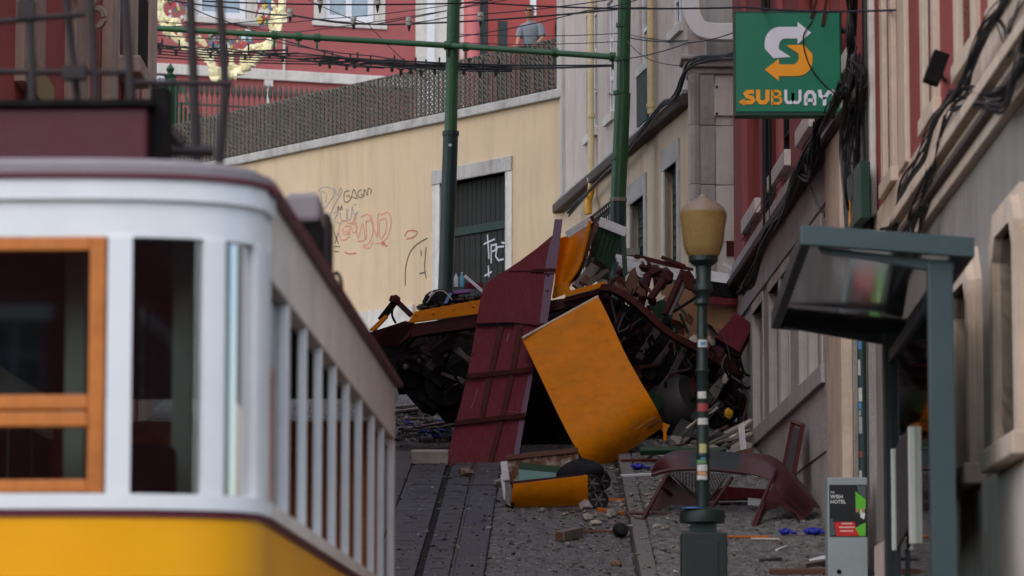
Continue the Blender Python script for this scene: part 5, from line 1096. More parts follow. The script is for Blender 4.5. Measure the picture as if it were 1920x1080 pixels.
for k in range(22):
    x = rnd.uniform(1140, 1390); y = 540+(x-1140)*.55+rnd.uniform(-40, 60); tbx([(x, y), (x+rnd.uniform(-20, 20), y+rnd.uniform(5, 40)), (x+rnd.uniform(-35, 35), y+rnd.uniform(10, 90))], rnd.uniform(50.85, 51.2), rnd.uniform(.006, .014), 'loose_wire', rnd.choice(('chassis_black', 'grey_cable')), wr, 5)
# leaning maroon roof sheet
def YR(py): return 49.38+(878-py)/466*2.1
rs = thing('maroon_roof_sheet', 'long dark red sheet with rusty ribs leaning against the wreck', 'metal sheet', (at(900, 878, 49.4).x, 49.4, rz(49.4)))
def rsp(pts, off, depth, name, mat, bevel=0.): return MB().prism([at(x, y, YR(y)+off) for x, y in pts], (0, depth, 0)).build(name, mat, rs, bevel=bevel)
lower = [(893, 611), (1026, 606), (1000, 697), (984, 788), (968, 884), (900, 880), (834, 876), (849, 815), (876, 706)]
upper = [(1040, 411), (1054, 411), (1047, 470), (1040, 512), (1032, 560), (1025, 612), (960, 604), (893, 606), (898, 575), (904, 546), (912, 532), (925, 521), (948, 507), (975, 489), (1006, 466), (1036, 441)]
rsp(lower, .05, .02, 'lower_sheet', 'wreck_maroon'); rsp(upper, 0, .02, 'upper_sheet', 'wreck_maroon')
rsp([(1040, 411), (1055, 411), (1048, 470), (1041, 512), (1020, 512), (1030, 460), (1037, 440)], -.03, .03, 'edge_flange', 'wreck_flange'); rsp([(1022, 516), (1040, 514), (1026, 606), (1012, 606)], -.03, .03, 'edge_flange', 'wreck_flange')
rsp([(992, 697), (1000, 697), (984, 788), (968, 883), (958, 882), (974, 788)], .02, .03, 'edge_flange', 'wreck_flange')
for pts in ([(934, 611), (945, 611), (925, 698), (915, 698)], [(913, 702), (924, 702), (907, 786), (897, 786)], [(970, 609), (981, 609), (966, 695), (955, 695)], [(954, 700), (965, 700), (946, 784), (936, 784)], [(934, 790), (944, 790), (922, 872), (913, 872)]): rsp(pts, .0, .05, 'rib', 'wreck_rust')
for a, b in (((874, 706), (1000, 693)), ((852, 793), (985, 779))): 
    MB().bar(at(*a, YR(a[1])-.02), at(*b, YR(b[1])-.02), .07, .05, (0, -1, 0)).build('cross_rib', 'wreck_rust', rs, bevel=.006)
MB().bar(at(893, 608, YR(608)-.01), at(964, 609, YR(608)-.01), .03, .025, (0, -1, 0)).build('torn_seam', 'chassis_black', rs); MB().bar(at(995, 508, YR(508)-.02), at(1042, 506, YR(508)-.02), .04, .05, (0, -1, 0)).build('torn_seam', 'wreck_rust', rs)
MB().bar(at(954, 509, YR(509)-.005), at(996, 508, YR(508)-.005), .012, .012, (0, -1, 0)).build('torn_seam', 'chassis_black', rs)
for x, y in ((1028, 516), (1026, 545), (918, 878), (915, 874)): MB().lathe([(.022, 0), (.018, .015), (.006, .02)], at(x, y, YR(y)-.03), 8, (0, -1, 0)).build('bolt', 'wreck_flange', rs, True)

for k in range(7):
    x, y = random.uniform(880, 1000), random.uniform(540, 860); x = 1000-(y-540)*.3+random.uniform(-90, 5); L_ = random.uniform(8, 40); a_ = random.choice((1.9, 1.8, .1, 2.4))
    p_ = [at(x+L_*t/4*math.cos(a_), y+L_*t/4*math.sin(a_), YR(y+L_*t/4*math.sin(a_))-.012+(.05 if y > 615 else 0)) for t in range(5)]
    MB().ribbon(p_, random.uniform(.004, .012), (0, -1, .2), .002).build('scratch', random.choice(('wreck_rust', 'board_tan', 'wreck_flange')), rs)
# big yellow body panel
yp = thing('yellow_body_panel', 'large curved orange yellow body panel standing on edge before the wreck', 'metal panel', (at(1130, 880, 49.3).x, 49.3, rz(49.3)))
Lp = smoothp([V((979, 637, 50.2)), V((1003, 686, 49.9)), V((1028, 738, 49.6)), V((1052, 788, 49.3)), V((1075, 832, 49.06)), V((1095, 863, 49.08)), V((1122, 884, 49.36))], 4)
Rp = smoothp([V((1122, 557, 50.7)), V((1146, 606, 50.4)), V((1168, 655, 50.1)), V((1190, 697, 49.8)), V((1212, 735, 49.55)), V((1231, 768, 49.5)), V((1245, 798, 49.75))], 4)
nL = len(Lp)-1
def fy(u, v):
    i = min(int(round(v*nL)), nL); a, b = Lp[i], Rp[i]; q = a.lerp(b, u)
    bul = .03*math.sin(math.pi*u)*min(1, v*2); w = .012*math.sin(u*7+v*4)*math.sin(v*6)+.05*math.exp(-((u-.75)/.12)**2-((v-.85)/.08)**2)+.03*math.exp(-((u-.3)/.2)**2-((v-.55)/.05)**2)
    return at(q.x, q.y, q.z-bul+w)
MB().grid(fy, 14, nL).build('sheet', 'wreck_yellow', yp, True, solid=.02)
for k, (u0, u1, i_, w_, mt) in enumerate(((.7, .95, 21, .02, 'board_tan'), (.8, .97, 22, .03, 'tank_grey'), (.6, .8, 20, .008, 'board_tan'), (.3, .5, 12, .004, 'wreck_yellow_inside'), (.78, .9, 16, .004, 'wreck_yellow_inside'))):
    MB().ribbon([fy(u0+(u1-u0)*t/6, i_/nL)+V((0, -.014, .004*math.sin(t*2+k))) for t in range(7)], w_, (0, -1, .1), .002).build('scrape', mt, yp)
MB().tube([at(979, 634, 50.15), at(1121, 556, 50.85)], .02, 6).build('folded_rim', 'timber_pale', yp)
pl([(1243, 792), (1249, 795), (1250, 826), (1244, 826)], 49.6, .02, 'torn_strip', 'wreck_yellow', yp); pl([(1238, 790), (1256, 797), (1248, 812), (1240, 806)], 49.75, .02, 'torn_strip', 'wreck_yellow_inside', yp)

# bent yellow sheet, brown post and green boarding at the summit
by = thing('bent_yellow_panel', 'crumpled yellow sheet with white rail at the top of the wreck', 'metal panel', at(1060, 560, 51.6))
Lb = smoothp([V((1050, 446, 51.9)), V((1044, 490, 51.9)), V((1040, 530, 51.8)), V((1036, 558, 51.6))], 4); Rb = smoothp([V((1106, 414, 51.6)), V((1098, 450, 51.5)), V((1084, 500, 51.4)), V((1062, 548, 51.4))], 4)
def fb(u, v):
    i = min(int(round(v*12)), 12); q = Lb[i].lerp(Rb[i], u)
    return at(q.x, q.y+6*math.sin(math.pi*u)*(1-v), q.z+.35*math.sin(math.pi*u)*(1-.3*v))
MB().grid(fb, 12, 12).build('sheet', 'wreck_yellow', by, True, solid=.02)
tbx([(1106, 414), (1099, 450), (1085, 500), (1063, 530), (1042, 540)], 51.35, .025, 'rolled_edge', 'wreck_yellow', by)
br_((1063, 441), (1108, 412), 51.6, 51.5, .1, .055, 'white_rail', 'white_worn', by, .006); pl([(1040, 536), (1064, 530), (1070, 545), (1056, 553), (1036, 560)], 51.3, .03, 'lower_flap', 'wreck_yellow', by)
pl([(1108, 413), (1119, 418), (1112, 450), (1086, 520), (1066, 536), (1086, 500), (1100, 450)], 51.55, .06, 'brown_post', 'board_brown', by); pl([(1106, 406), (1112, 404), (1114, 418), (1108, 420)], 51.5, .06, 'post_tip', 'wreck_rust', by)
gb_ = thing('green_board_panel', 'dark green boarded panel with white cap rail at the top of the wreck', 'panel', at(1130, 520, 51.8))
for k in range(5):
    t0, t1 = k/5+.006, (k+1)/5-.006; tp = lambda t: (1125+t*40, 420+t*19); bt = lambda t: (1097+t*44, 508+t*16)
    pl([tp(t0), tp(t1), bt(t1), bt(t0)], [51.75, 51.75, 51.9, 51.9], .03, 'board', 'board_green', gb_, .004)
pl([(1124, 419), (1166, 439), (1141, 526), (1096, 510)], [51.8, 51.8, 51.95, 51.95], .02, 'backing', 'board_green_pale', gb_)
br_((1124, 413), (1175, 434), 51.7, 51.7, .1, .03, 'cap_rail', 'white_worn', gb_, .006); br_((1124, 420), (1173, 440), 51.68, 51.68, .07, .035, 'cap_rail', 'white_worn', gb_, .006)
pl([(1164, 440), (1173, 442), (1177, 515), (1168, 518)], 51.7, .03, 'loose_board', 'board_green', gb_); pl([(1121, 414), (1125, 412), (1112, 470), (1103, 500), (1099, 498)], 51.72, .05, 'edge_post', 'board_brown', gb_)
ys = thing('yellow_top_skirt', 'narrow yellow strip crossing the frame below the green boards', 'metal strip', at(1100, 550, 51))
pl([(1060, 547), (1134, 528), (1137, 533), (1120, 541), (1060, 556)], 51.0, .05, 'strip', 'wreck_yellow', ys); pl([(1060, 557), (1120, 542), (1137, 534), (1136, 546), (1056, 566)], 51.05, .1, 'dark_backing', 'chassis_maroon', ys)
for k, (a, b, w, mt) in enumerate((((1080, 540), (1122, 492), .14, 'timber_grey'), ((1100, 535), (1138, 506), .07, 'timber_grey'), ((1090, 532), (1114, 505), .08, 'board_brown'), ((1110, 487), (1136, 503), .06, 'tank_grey'))):
    tag(br_(a, b, 51.2, 51.5, w, .05, 'broken_timber', mt, None, .004), ('wide broken grey board leaning on the green boarding', 'narrow grey stick in front of the green boarding', 'brown splintered board wedged between grey boards', 'dark slanted bracket across the green boarding')[k], 'board', 'broken timber at the top of the wreck')
# white roof boards and tan panel behind
wb = thing('white_roof_boards', 'row of white painted roof boards lying behind the wreck', 'boards', at(1270, 520, 53.5))
for k in range(4):
    o = k*8
    pl([(1152+k*4, 476+o), (1250, 492+o), (1388-k*2, 518+o*.6), (1386, 523+o*.7), (1248, 499+o), (1152+k*4, 483+o)], 53.4-k*.12, .14, 'board', 'white_worn', wb, .006)
br_((1190, 480), (1300, 507), 53.3, 53.3, .06, .03, 'edge_batten', 'wreck_rust', wb); br_((1240, 482), (1285, 500), 53.25, 53.25, .05, .03, 'edge_batten', 'wreck_rust', wb)
tag(pl([(1238, 540), (1270, 530), (1392, 545), (1396, 640), (1350, 668), (1300, 655), (1250, 605)], 53.0, .05, 'tan_floor_panel', 'board_tan'), 'tan inner floor panel behind the lamp post', 'panel')
tag(pl([(1296, 522), (1390, 535), (1388, 560), (1300, 548)], 52.85, .06, 'dark_roof_underside', 'chassis_black'), 'dark strip hanging under the white boards', 'panel'); tag(pl([(1310, 556), (1388, 560), (1385, 572), (1330, 570)], 52.8, .05, 'red_strip', 'wreck_maroon'), 'dull red strip across the tan panel', 'strip')
tag(pl([(1215, 572), (1245, 560), (1262, 590), (1258, 606), (1240, 610)], 52.7, .05, 'green_scrap', 'board_green'), 'dark green scrap below the maroon gear posts', 'scrap')
tag(br_((1355, 494), (1386, 512), 52.9, 52.9, .05, .04, 'white_lath', 'white_worn'), 'white lath leaning on the grey stone pier', 'lath')
mbx = thing('maroon_box', 'tilted dark red metal box jammed against the grey facade', 'box', at(1375, 660, 51.5))
q = [at(1379, 585, 51.2), at(1413, 609, 51.2), at(1387, 661, 51.2), at(1340, 633, 51.2)]; MB().prism(q, V((.02, .35, -.05))).build('body', 'wreck_maroon', mbx, bevel=.012)
pl([(1338, 634), (1386, 662), (1386, 671), (1336, 644)], 51.25, .3, 'dark_base', 'chassis_black', mbx); MB().lathe([(.02, 0), (.02, .015)], at(1408, 611, 51.19), 8, (0, -1, 0)).build('bolt', 'chassis_black', mbx)
for k, (x, y, mt, lab) in enumerate(((1302, 640, 'timber_pale', 'pale torn scrap on the longeron left of the lamp post'), (1332, 640, 'timber_pale', 'pale crumpled scrap beside the maroon box'), (1366, 775, 'pipe_yellow', 'small yellow tag hanging in the cables'), (1360, 710, 'timber_pale', 'star shaped splinter under the maroon box'))):
    tag(MB().rock(at(x, y, 51.1), .09, (1, .4, 1)).build('torn_scrap', mt), lab, 'scrap', 'torn scraps on the wreck')
tag(pl([(1330, 730), (1352, 705), (1362, 712), (1345, 745), (1333, 760)], 51.2, .05, 'grey_splinter', 'timber_grey'), 'grey splintered board in the dark gap right of the lamp', 'board')
tag(pl([(1390, 760), (1412, 720), (1408, 790), (1392, 800)], 51.8, .06, 'leaning_red_plate', 'wreck_maroon'), 'dark red plate leaning at the foot of the facade', 'plate')

# belongings left on the chassis
for k, (x, mt, lab) in enumerate(((855, 'glass_shard', 'clear plastic bottle standing on the wreck'), (866, 'aqua_plastic', 'bottle with pale blue label standing on the wreck'))):
    bt = thing('plastic_bottle', lab, 'bottle', at(x, 538, 51.6), 'bottles on the wreck'); z = at(x, 538, 51.6)
    MB().lathe([(.03, 0), (.033, .02), (.033, .12), (.03, .13), (.014, .165), (.013, .18)], z, 10).build('body', mt, bt, True); MB().lathe([(.015, .18), (.015, .2)], z, 8).build('cap', 'blue_plastic' if k == 0 else 'white_worn', bt, True)
tag(br_((871, 517), (907, 548), 51.4, 51.4, .04, .035, 'lilac_bar', 'sign_white'), 'pale lilac metal bar sloping beside the bottles', 'bar')
bp = thing('black_bag', 'black bag with wire hoop lying on the yellow skirt', 'bag', at(825, 570, 51.5))
def bag(u, v): 
    a = u*2*math.pi; b = v*math.pi; c = at(828, 560, 51.55); return c+V((.24*math.sin(b)*math.cos(a), .14*math.sin(b)*math.sin(a), .13*math.cos(b)+.02*math.sin(3*a)*math.sin(b)))
MB().grid(bag, 14, 8).build('body', 'black_fabric', bp, True); tbx([(800, 568), (815, 548), (832, 546), (848, 562)], 51.35, .008, 'wire_hoop', 'timber_pale', bp)
tag(pl([(832, 568), (842, 549), (848, 550), (838, 569)], 51.35, .02, 'blue_folder', 'blue_plastic'), 'blue folder edge sticking out of the black bag', 'folder')
tag(MB().box(at(866, 548, 51.5), (.24, .15, .05), Matrix.Rotation(-.1, 3, 'Y')).build('purple_case', 'purple_plastic', bevel=.01), 'dark case with purple edge under the bottles', 'case')
gc = thing('green_crate', 'dark green crate with white label beside the black bag', 'crate', at(812, 572, 51.6)); MB().box(at(808, 566, 51.65), (.2, .2, .14), Matrix.Rotation(.5, 3, 'Y')).build('body', 'board_green', gc, bevel=.01); pl([(803, 553), (810, 546), (818, 553), (811, 560)], 51.45, .01, 'label', 'sign_white', gc)
tag(br_((872, 536), (906, 536), 51.7, 51.7, .08, .05, 'red_batten', 'wreck_maroon'), 'dark red batten behind the bottles', 'batten')
rnd = random.Random(12)
m = MB()
for k in range(90): m.rock(at(rnd.uniform(790, 905), 0, 51.5)*0+at(*(lambda x: (x, 583-(x-780)*.19+rnd.uniform(-9, 2)))(rnd.uniform(785, 905)), 51.45+rnd.random()*.3), rnd.uniform(.02, .055), (1.3, 1, .6), rnd)
tag(m.build('dirt_heap', 'rubble_dark'), 'dark dirt and broken bits spilled over the yellow skirt', kind='stuff')

# ------------------------------------------------------------------ cab corner with pushchair wheels
cc = thing('broken_cab_corner', 'orange cab corner lying on its side with green lining and white rim', 'wreckage', road(1030, 950))
g0 = lambda x, y: road(x, y)
YA, YB = road(960, 952).y, road(960, 952).y+.75
def fo(u, v): 
    a, b = V((962, 908)).lerp(V((1100, 891)), u), V((958, 951)).lerp(V((1101, 946)), u); q = a.lerp(b, v); return at(q.x, q.y, YA-.16+.22*v-.05*math.sin(math.pi*v))
MB().grid(fo, 10, 8).build('orange_skin', 'wreck_yellow', cc, True, solid=.02)
br_((1098, 891), (1099, 946), YA-.05, YA+.02, .05, .03, 'skin_flange', 'wreck_yellow', cc)
pl([(949, 860), (1083, 845), (1086, 882), (1080, 905), (960, 915)], YB, .03, 'peeling_board', 'board_peel', cc); br_((949, 858), (1084, 844), YB-.02, YB-.02, .06, .03, 'board_edge', 'board_brown', cc, .005)
pl([(974, 866), (1068, 877), (1066, 890), (974, 900)], YB-.12, .02, 'green_lining', 'board_green', cc); pl([(973, 880), (1056, 888), (1060, 897), (972, 902)], YB-.2, .02, 'pale_lining', 'board_green_pale', cc)
pl([(956, 903), (1100, 888), (1100, 893), (960, 909)], YA+.05, .5, 'inner_ledge', 'chassis_maroon', cc)
pl([(938, 866), (951, 864), (956, 900), (942, 902)], YA+.3, .25, 'white_rim', 'white_worn', cc, .006); pl([(948, 906), (959, 908), (957, 950), (947, 944)], YA-.02, .35, 'grey_rim', 'rubble_grey', cc, .006); pl([(938, 890), (941, 890), (948, 936), (945, 938)], YA+.1, .1, 'white_rim', 'white_worn', cc); pl([(942, 903), (946, 903), (950, 938), (946, 938)], YA+.05, .1, 'white_rim', 'white_worn', cc)
pl([(962, 910), (967, 909), (964, 950), (958, 951)], YA-.03, .04, 'dark_seam', 'chassis_black', cc)
pc = thing('pushchair', 'black pushchair crushed behind the orange cab corner', 'pushchair', road(1115, 940))
for x, y, Y, rr in ((1110, 907, YA+.35, .105), (1127, 902, YA+.7, .115), (1122, 937, YA-.05, .115)):
    w = MB().lathe([(rr*.8, -.03), (rr, -.025), (rr, .025), (rr*.8, .03), (rr*.78, 0)], at(x, y, Y), 22, (.25, -1, .1)).build('wheel', 'black_rubber', pc, True)
    m = MB(); c_ = at(x, y, Y); ax = V((.25, -1, .1)).normalized(); s1 = ax.cross(V((0, 0, 1))).normalized(); s2 = ax.cross(s1)
    for k in range(6): t = k*math.pi/3; m.bar(c_, c_+(s1*math.cos(t)+s2*math.sin(t))*rr*.85, .018, .018, ax)
    m.build('spokes', 'chassis_grey', w)
    MB().lathe([(.025, -.035), (.025, .035)], c_, 10, ax).build('hub', 'chassis_grey', w)
    for k in (): pass
def fabr(u, v): a = u*2*math.pi; b = v*math.pi; c = at(1088, 886, YA+.45); return c+V((.26*math.sin(b)*math.cos(a)*(1.1), .15*math.sin(b)*math.sin(a), .13*math.cos(b)*(1+.3*math.sin(2*a))+.03*math.cos(a)*math.sin(b)))
MB().grid(fabr, 16, 10).build('hood_fabric', 'black_fabric', pc, True); MB().tube([at(1100, 880, YA+.4), at(1126, 900, YA+.6)], .015, 6).build('frame_tube', 'chassis_black', pc); MB().tube([at(1102, 930, YA+.1), at(1122, 937, YA-.02)], .015, 6).build('frame_tube', 'chassis_black', pc)

# ------------------------------------------------------------------ mesh canopy on the pavement
mc = thing('mesh_canopy', 'crushed dark maroon hood with perforated mesh lying on the pavement', 'canopy', road(1330, 990, PAVE))
HS = [(1222, 893), (1230, 870), (1258, 851), (1292, 848), (1340, 849), (1386, 851), (1420, 851), (1456, 861), (1490, 892), (1520, 928), (1537, 952)]
HF = [(1224, 894), (1242, 886), (1262, 882), (1292, 881), (1340, 883), (1386, 887), (1420, 892), (1450, 906), (1452, 932), (1474, 950), (1506, 986)]
HY = [42.9, 42.9, 43.0, 43.05, 43.05, 43.05, 43.0, 42.95, 42.8, 42.6, 42.4]; FYs = [42.85, 42.6, 42.5, 42.48, 42.48, 42.48, 42.45, 42.3, 42.15, 42.1, 42.05]
hs = smoothp([V((x, y, Y)) for (x, y), Y in zip(HS, HY)], 4); hf = smoothp([V((x, y, Y)) for (x, y), Y in zip(HF, FYs)], 4)
def hood(i0, i1, name, mat):
    def f(u, v):
        k = i0*4+u*(i1-i0)*4; i = min(int(k), len(hs)-2); t = k-i; a, b = hs[i].lerp(hs[i+1], t), hf[i].lerp(hf[i+1], t); q = a.lerp(b, v)
        bu = math.sin(math.pi*v); return at(q.x, q.y, q.z)+V((0, -.06*bu, .09*bu*(1-.3*v)))
    MB().grid(f, (i1-i0)*4, 10).build(name, mat, mc, True, solid=.014)
hood(0, 3, 'end_sheet', 'hood_maroon'); hood(3, 5, 'dark_crown', 'shelter_dark'); hood(5, 10, 'end_sheet', 'hood_maroon')
def mesh_panel(c00, c10, c11, c01, nu, nv, name):
    m = MB(); c00, c10, c11, c01 = map(V, (c00, c10, c11, c01)); f = lambda u, v: c00.lerp(c10, u).lerp(c01.lerp(c11, u), v)
    n = nu+nv
    for k in range(-nv, nu):
        a = (max(k, 0), max(-k, 0)); L_ = min(nu-a[0], nv-a[1])
        if L_ > 0: m.bar(f(a[0]/nu, a[1]/nv), f((a[0]+L_)/nu, (a[1]+L_)/nv), .010, .004)
        a = (max(k, 0), nv-max(-k, 0)); L_ = min(nu-a[0], a[1])
        if L_ > 0: m.bar(f(a[0]/nu, a[1]/nv), f((a[0]+L_)/nu, (a[1]-L_)/nv), .010, .004)
    o = m.build(name, 'hood_maroon', mc); o['kind'] = 'stuff'; return o
mesh_panel(at(1252, 884, 43.15), at(1366, 888, 43.15), at(1338, 940, 43.2), at(1304, 938, 43.2), 20, 9, 'perforated_mesh'); mesh_panel(at(1472, 884, 42.25), at(1530, 944, 42.1), at(1516, 972, 42.0), at(1462, 925, 42.05), 14, 8, 'perforated_mesh')
tbx([(1224, 890), (1262, 881), (1330, 880), (1400, 888)], 42.5, .025, 'front_lip', 'hood_maroon', mc)
for pts, Y in (([(1252, 888), (1197, 988)], (42.5, 42.1)), ([(1236, 915), (1202, 985)], (42.7, 42.2)), ([(1374, 894), (1333, 954)], (42.5, 42.6)), ([(1178, 962), (1280, 966)], (42.6, 42.6)), ([(1176, 962), (1195, 988)], (42.6, 42.1)), ([(1358, 980), (1406, 1003)], (42.0, 41.5)), ([(1455, 880), (1404, 1002)], (42.4, 41.5)), ([(1238, 912), (1262, 930)], (42.7, 43.0))):
    MB().tube([at(p[0], p[1], y) for p, y in zip(pts, Y)], .022, 7).build('tube', 'hood_maroon', mc, True)
pl([(1450, 908), (1474, 946), (1506, 984), (1519, 995), (1510, 994), (1490, 962), (1464, 949), (1438, 958), (1412, 1003), (1402, 1000), (1436, 935)], [42.2, 42.05, 42.0, 41.9, 41.9, 42.0, 42.0, 41.9, 41.4, 41.4, 41.9], .03, 'side_panel', 'hood_maroon', mc)
pl([(1232, 915), (1251, 887), (1306, 938), (1336, 942), (1332, 962), (1300, 951), (1262, 946), (1240, 955), (1214, 978)], 42.95, .03, 'side_panel', 'hood_maroon', mc)
tag(pl([(1328, 936), (1345, 918), (1358, 912), (1440, 918), (1450, 936)], 43.5, .25, 'maroon_board', 'wreck_maroon'), 'flat dark red board lying under the mesh hood', 'board')
tag(br_((1402, 940), (1436, 944), 43.0, 43.0, .08, .05, 'white_offcut', 'white_worn'), 'short white offcut lying under the mesh hood', 'offcut')
# wooden frame leaning on the facade
wf_ = thing('leaning_window', 'narrow varnished wooden window frame leaning against the speckled wall', 'window', at(1480, 890, 43))
cn = [at(1487, 791, 44.2), at(1505, 798, 43.6), at(1488, 892, 43.0), at(1468, 886, 43.6)]
for i in range(4): MB().bar(cn[i], cn[(i+1) % 4], .05, .05, (0, -1, 0)).build('rail', 'wreck_rust' if i % 2 else 'board_brown', wf_, bevel=.005)
MB().prism([cn[0].lerp(cn[2], .08), cn[1].lerp(cn[3], .08), cn[2].lerp(cn[0], .08), cn[3].lerp(cn[1], .08)], (0, .01, 0)).build('pane', 'tank_grey', wf_)

# ------------------------------------------------------------------ debris
def lay(px, py, h=0.): return road(px, py, h)
def hgt(px): return PAVE if px > 1190 else 0.
def plank(px, py, L_, w, t, ang_, mat, lab, name='loose_plank', tilt=0., group='planks and laths scattered on the street'):
    p = lay(px, py, hgt(px)); R = RX @ Matrix.Rotation(ang_, 3, 'Z') @ Matrix.Rotation(-tilt, 3, 'Y')
    if group.startswith('laths'): lab = {'timber_grey': 'grey ', 'rubble_dark': 'dark ', 'board_brown': 'brown ', 'timber_pale': 'pale ', 'white_worn': 'white '}[mat]+lab
    return tag(MB().box(p+V((0, 0, t/2+abs(math.sin(tilt))*L_/2)), (L_, w, t), R).build(name, mat, bevel=.004), lab, 'plank', group)
kb = lay(806, 868); tag(MB().box(kb+V((0, 0, .08)), (.48, .2, .17), RX).build('stone_block', 'rubble_grey', bevel=.015), 'pale squared stone block lying left of the maroon sheet', 'stone block')
wbx = thing('wooden_offcut', 'hollow white edged timber offcut lying in the road centre', 'timber', lay(1067, 1012)); p = lay(1067, 1012)
R = RX @ Matrix.Rotation(1.05, 3, 'Z'); MB().box(p+V((0, 0, .06)), (.42, .12, .11), R).build('body', 'timber_grey', wbx, bevel=.005); MB().box(p+V((0, 0, .06))-R @ V((.213, 0, 0)), (.006, .09, .08), R).build('hollow_end', 'board_brown', wbx)
bb = lay(1163, 1008); tag(MB().lathe([(.01, -.08), (.06, -.07), (.085, -.02), (.085, .02), (.06, .07), (.01, .08)], bb+V((0, 0, .08)), 16, (.3, -1, .2)).build('rubber_buffer', 'black_rubber', smooth=True), 'black rubber buffer lying against the kerb', 'buffer')
PLK = [(1195, 893, .42, .07, .03, .35, 'white_worn', 'white lath lying on the pavement edge below the yellow panel'), (1230, 865, .9, .05, .03, .1, 'wreck_maroon', 'thin dark red lath below the yellow panel'), (1120, 999, .5, .05, .03, .1, 'board_brown', 'dark splintered lath beside the rubber buffer'), (1145, 962, .5, .05, .04, -1.0, 'timber_orange', 'orange painted stick beside the pushchair wheel'), (1152, 940, .3, .06, .03, .1, 'timber_orange', 'short orange scrap at the kerb'),
       (1395, 1008, .55, .04, .02, .0, 'timber_orange', 'orange lath at the foot of the lamp pedestal'), (1465, 1030, .35, .03, .02, 1.2, 'white_worn', 'thin white rod on the pavement below the mesh hood'), (1445, 1052, .25, .06, .03, .6, 'rubble_dark', 'dark splinter on the pavement in front of the hood'), (1540, 1055, .35, .12, .05, 1.1, 'white_worn', 'white board end stacked by the cabinet'), (1525, 1062, .4, .1, .05, .9, 'timber_grey', 'grey board end stacked by the cabinet'), (1500, 1076, .6, .08, .05, .05, 'board_brown', 'brown board on the pavement by the cabinet'),
       (905, 911, .5, .03, .02, .1, 'rubble_dark', 'thin dark rod by the orange cab corner'), (960, 880, .25, .05, .03, .2, 'rubble_dark', 'small dark lath at the foot of the maroon sheet'), (1070, 958, .3, .06, .03, -.2, 'rubble_dark', 'dark scrap under the orange cab corner'), (1435, 1012, .3, .03, .02, -.1, 'timber_pale', 'pale lath on the pavement beyond the lamp')]
for a in PLK: plank(*a)
for k in range(16):
    px, py = rnd.uniform(748, 850), rnd.uniform(768, 812); plank(px, py, rnd.uniform(.3, .9), rnd.uniform(.03, .09), .03, rnd.uniform(-.5, .8), rnd.choice(('timber_grey', 'rubble_dark', 'timber_grey', 'board_brown')), 'broken lath in the debris behind the standing tram', tilt=rnd.uniform(0, .25), group='laths behind the tram')
for k in range(26):
    px, py = rnd.uniform(1290, 1405), rnd.uniform(800, 850); plank(px, py, rnd.uniform(.4, .9), rnd.uniform(.03, .09), .03, rnd.uniform(-.3, 1.3), rnd.choice(('timber_grey', 'timber_pale', 'timber_grey', 'white_worn', 'board_brown')), 'splintered lath in the heap at the foot of the grey facade', tilt=rnd.uniform(.2, .8), group='laths heaped by the facade')
for x, y, r, mt, lab in ((873, 892, .11, 'rubble_terracotta', 'pale pinkish rubble lump at the foot of the maroon sheet'), (935, 912, .1, 'rubble_grey', 'grey stone left of the white cab rim'), (1103, 975, .09, 'rubble_grey', 'grey rubble piece under the cab corner'), (1118, 985, .07, 'timber_pale', 'small cream cube near the rubber buffer'), (1150, 968, .1, 'rubble_grey', 'pale rubble lump by the kerb'), (1155, 1062, .08, 'rubble_terracotta', 'pinkish stone at the bottom edge by the kerb'), (1100, 953, .1, 'rubble_grey', 'grey wedge under the orange skin'),
                         (1212, 862, .12, 'rubble_grey', 'larger rubble lump below the yellow panel'), (1172, 870, .1, 'rubble_grey', 'rubble lump on the kerb end'), (1390, 850, .16, 'rubble_grey', 'grey rubble lump among splintered laths'), (1290, 828, .28, 'tank_grey', 'big grey boulder like lump behind the lamp post'), (1268, 838, .14, 'rubble_grey', 'grey lump left of the lamp behind the hood'), (1340, 838, .25, 'tank_grey', 'dark grey lump right of the lamp behind the hood'), (1040, 855, .14, 'rubble_dark', 'dark lump in the gap between the red and yellow sheets')):
    p = lay(x, y, hgt(x)); tag(MB().rock(p+V((0, 0, r*.35)), r, (1.2, 1, .7), rnd).build('rubble_lump', mt), lab, 'rubble', 'rubble lumps')
tag(pl([(1380, 846), (1414, 838), (1412, 872), (1384, 880)], 47.5, .2, 'brown_box_end', 'board_brown'), 'dark brown board end at the foot of the facade', 'board'); tag(tbx([(1200, 846), (1260, 845), (1330, 850), (1360, 842)], 48.2, .06, 'green_tube', 'board_green'), 'long dark green tube lying behind the mesh hood', 'tube')
tag(pl([(1384, 800), (1395, 790), (1400, 850), (1390, 858)], 47.9, .05, 'white_upright_board', 'white_worn'), 'white board standing in the heap by the facade', 'board')
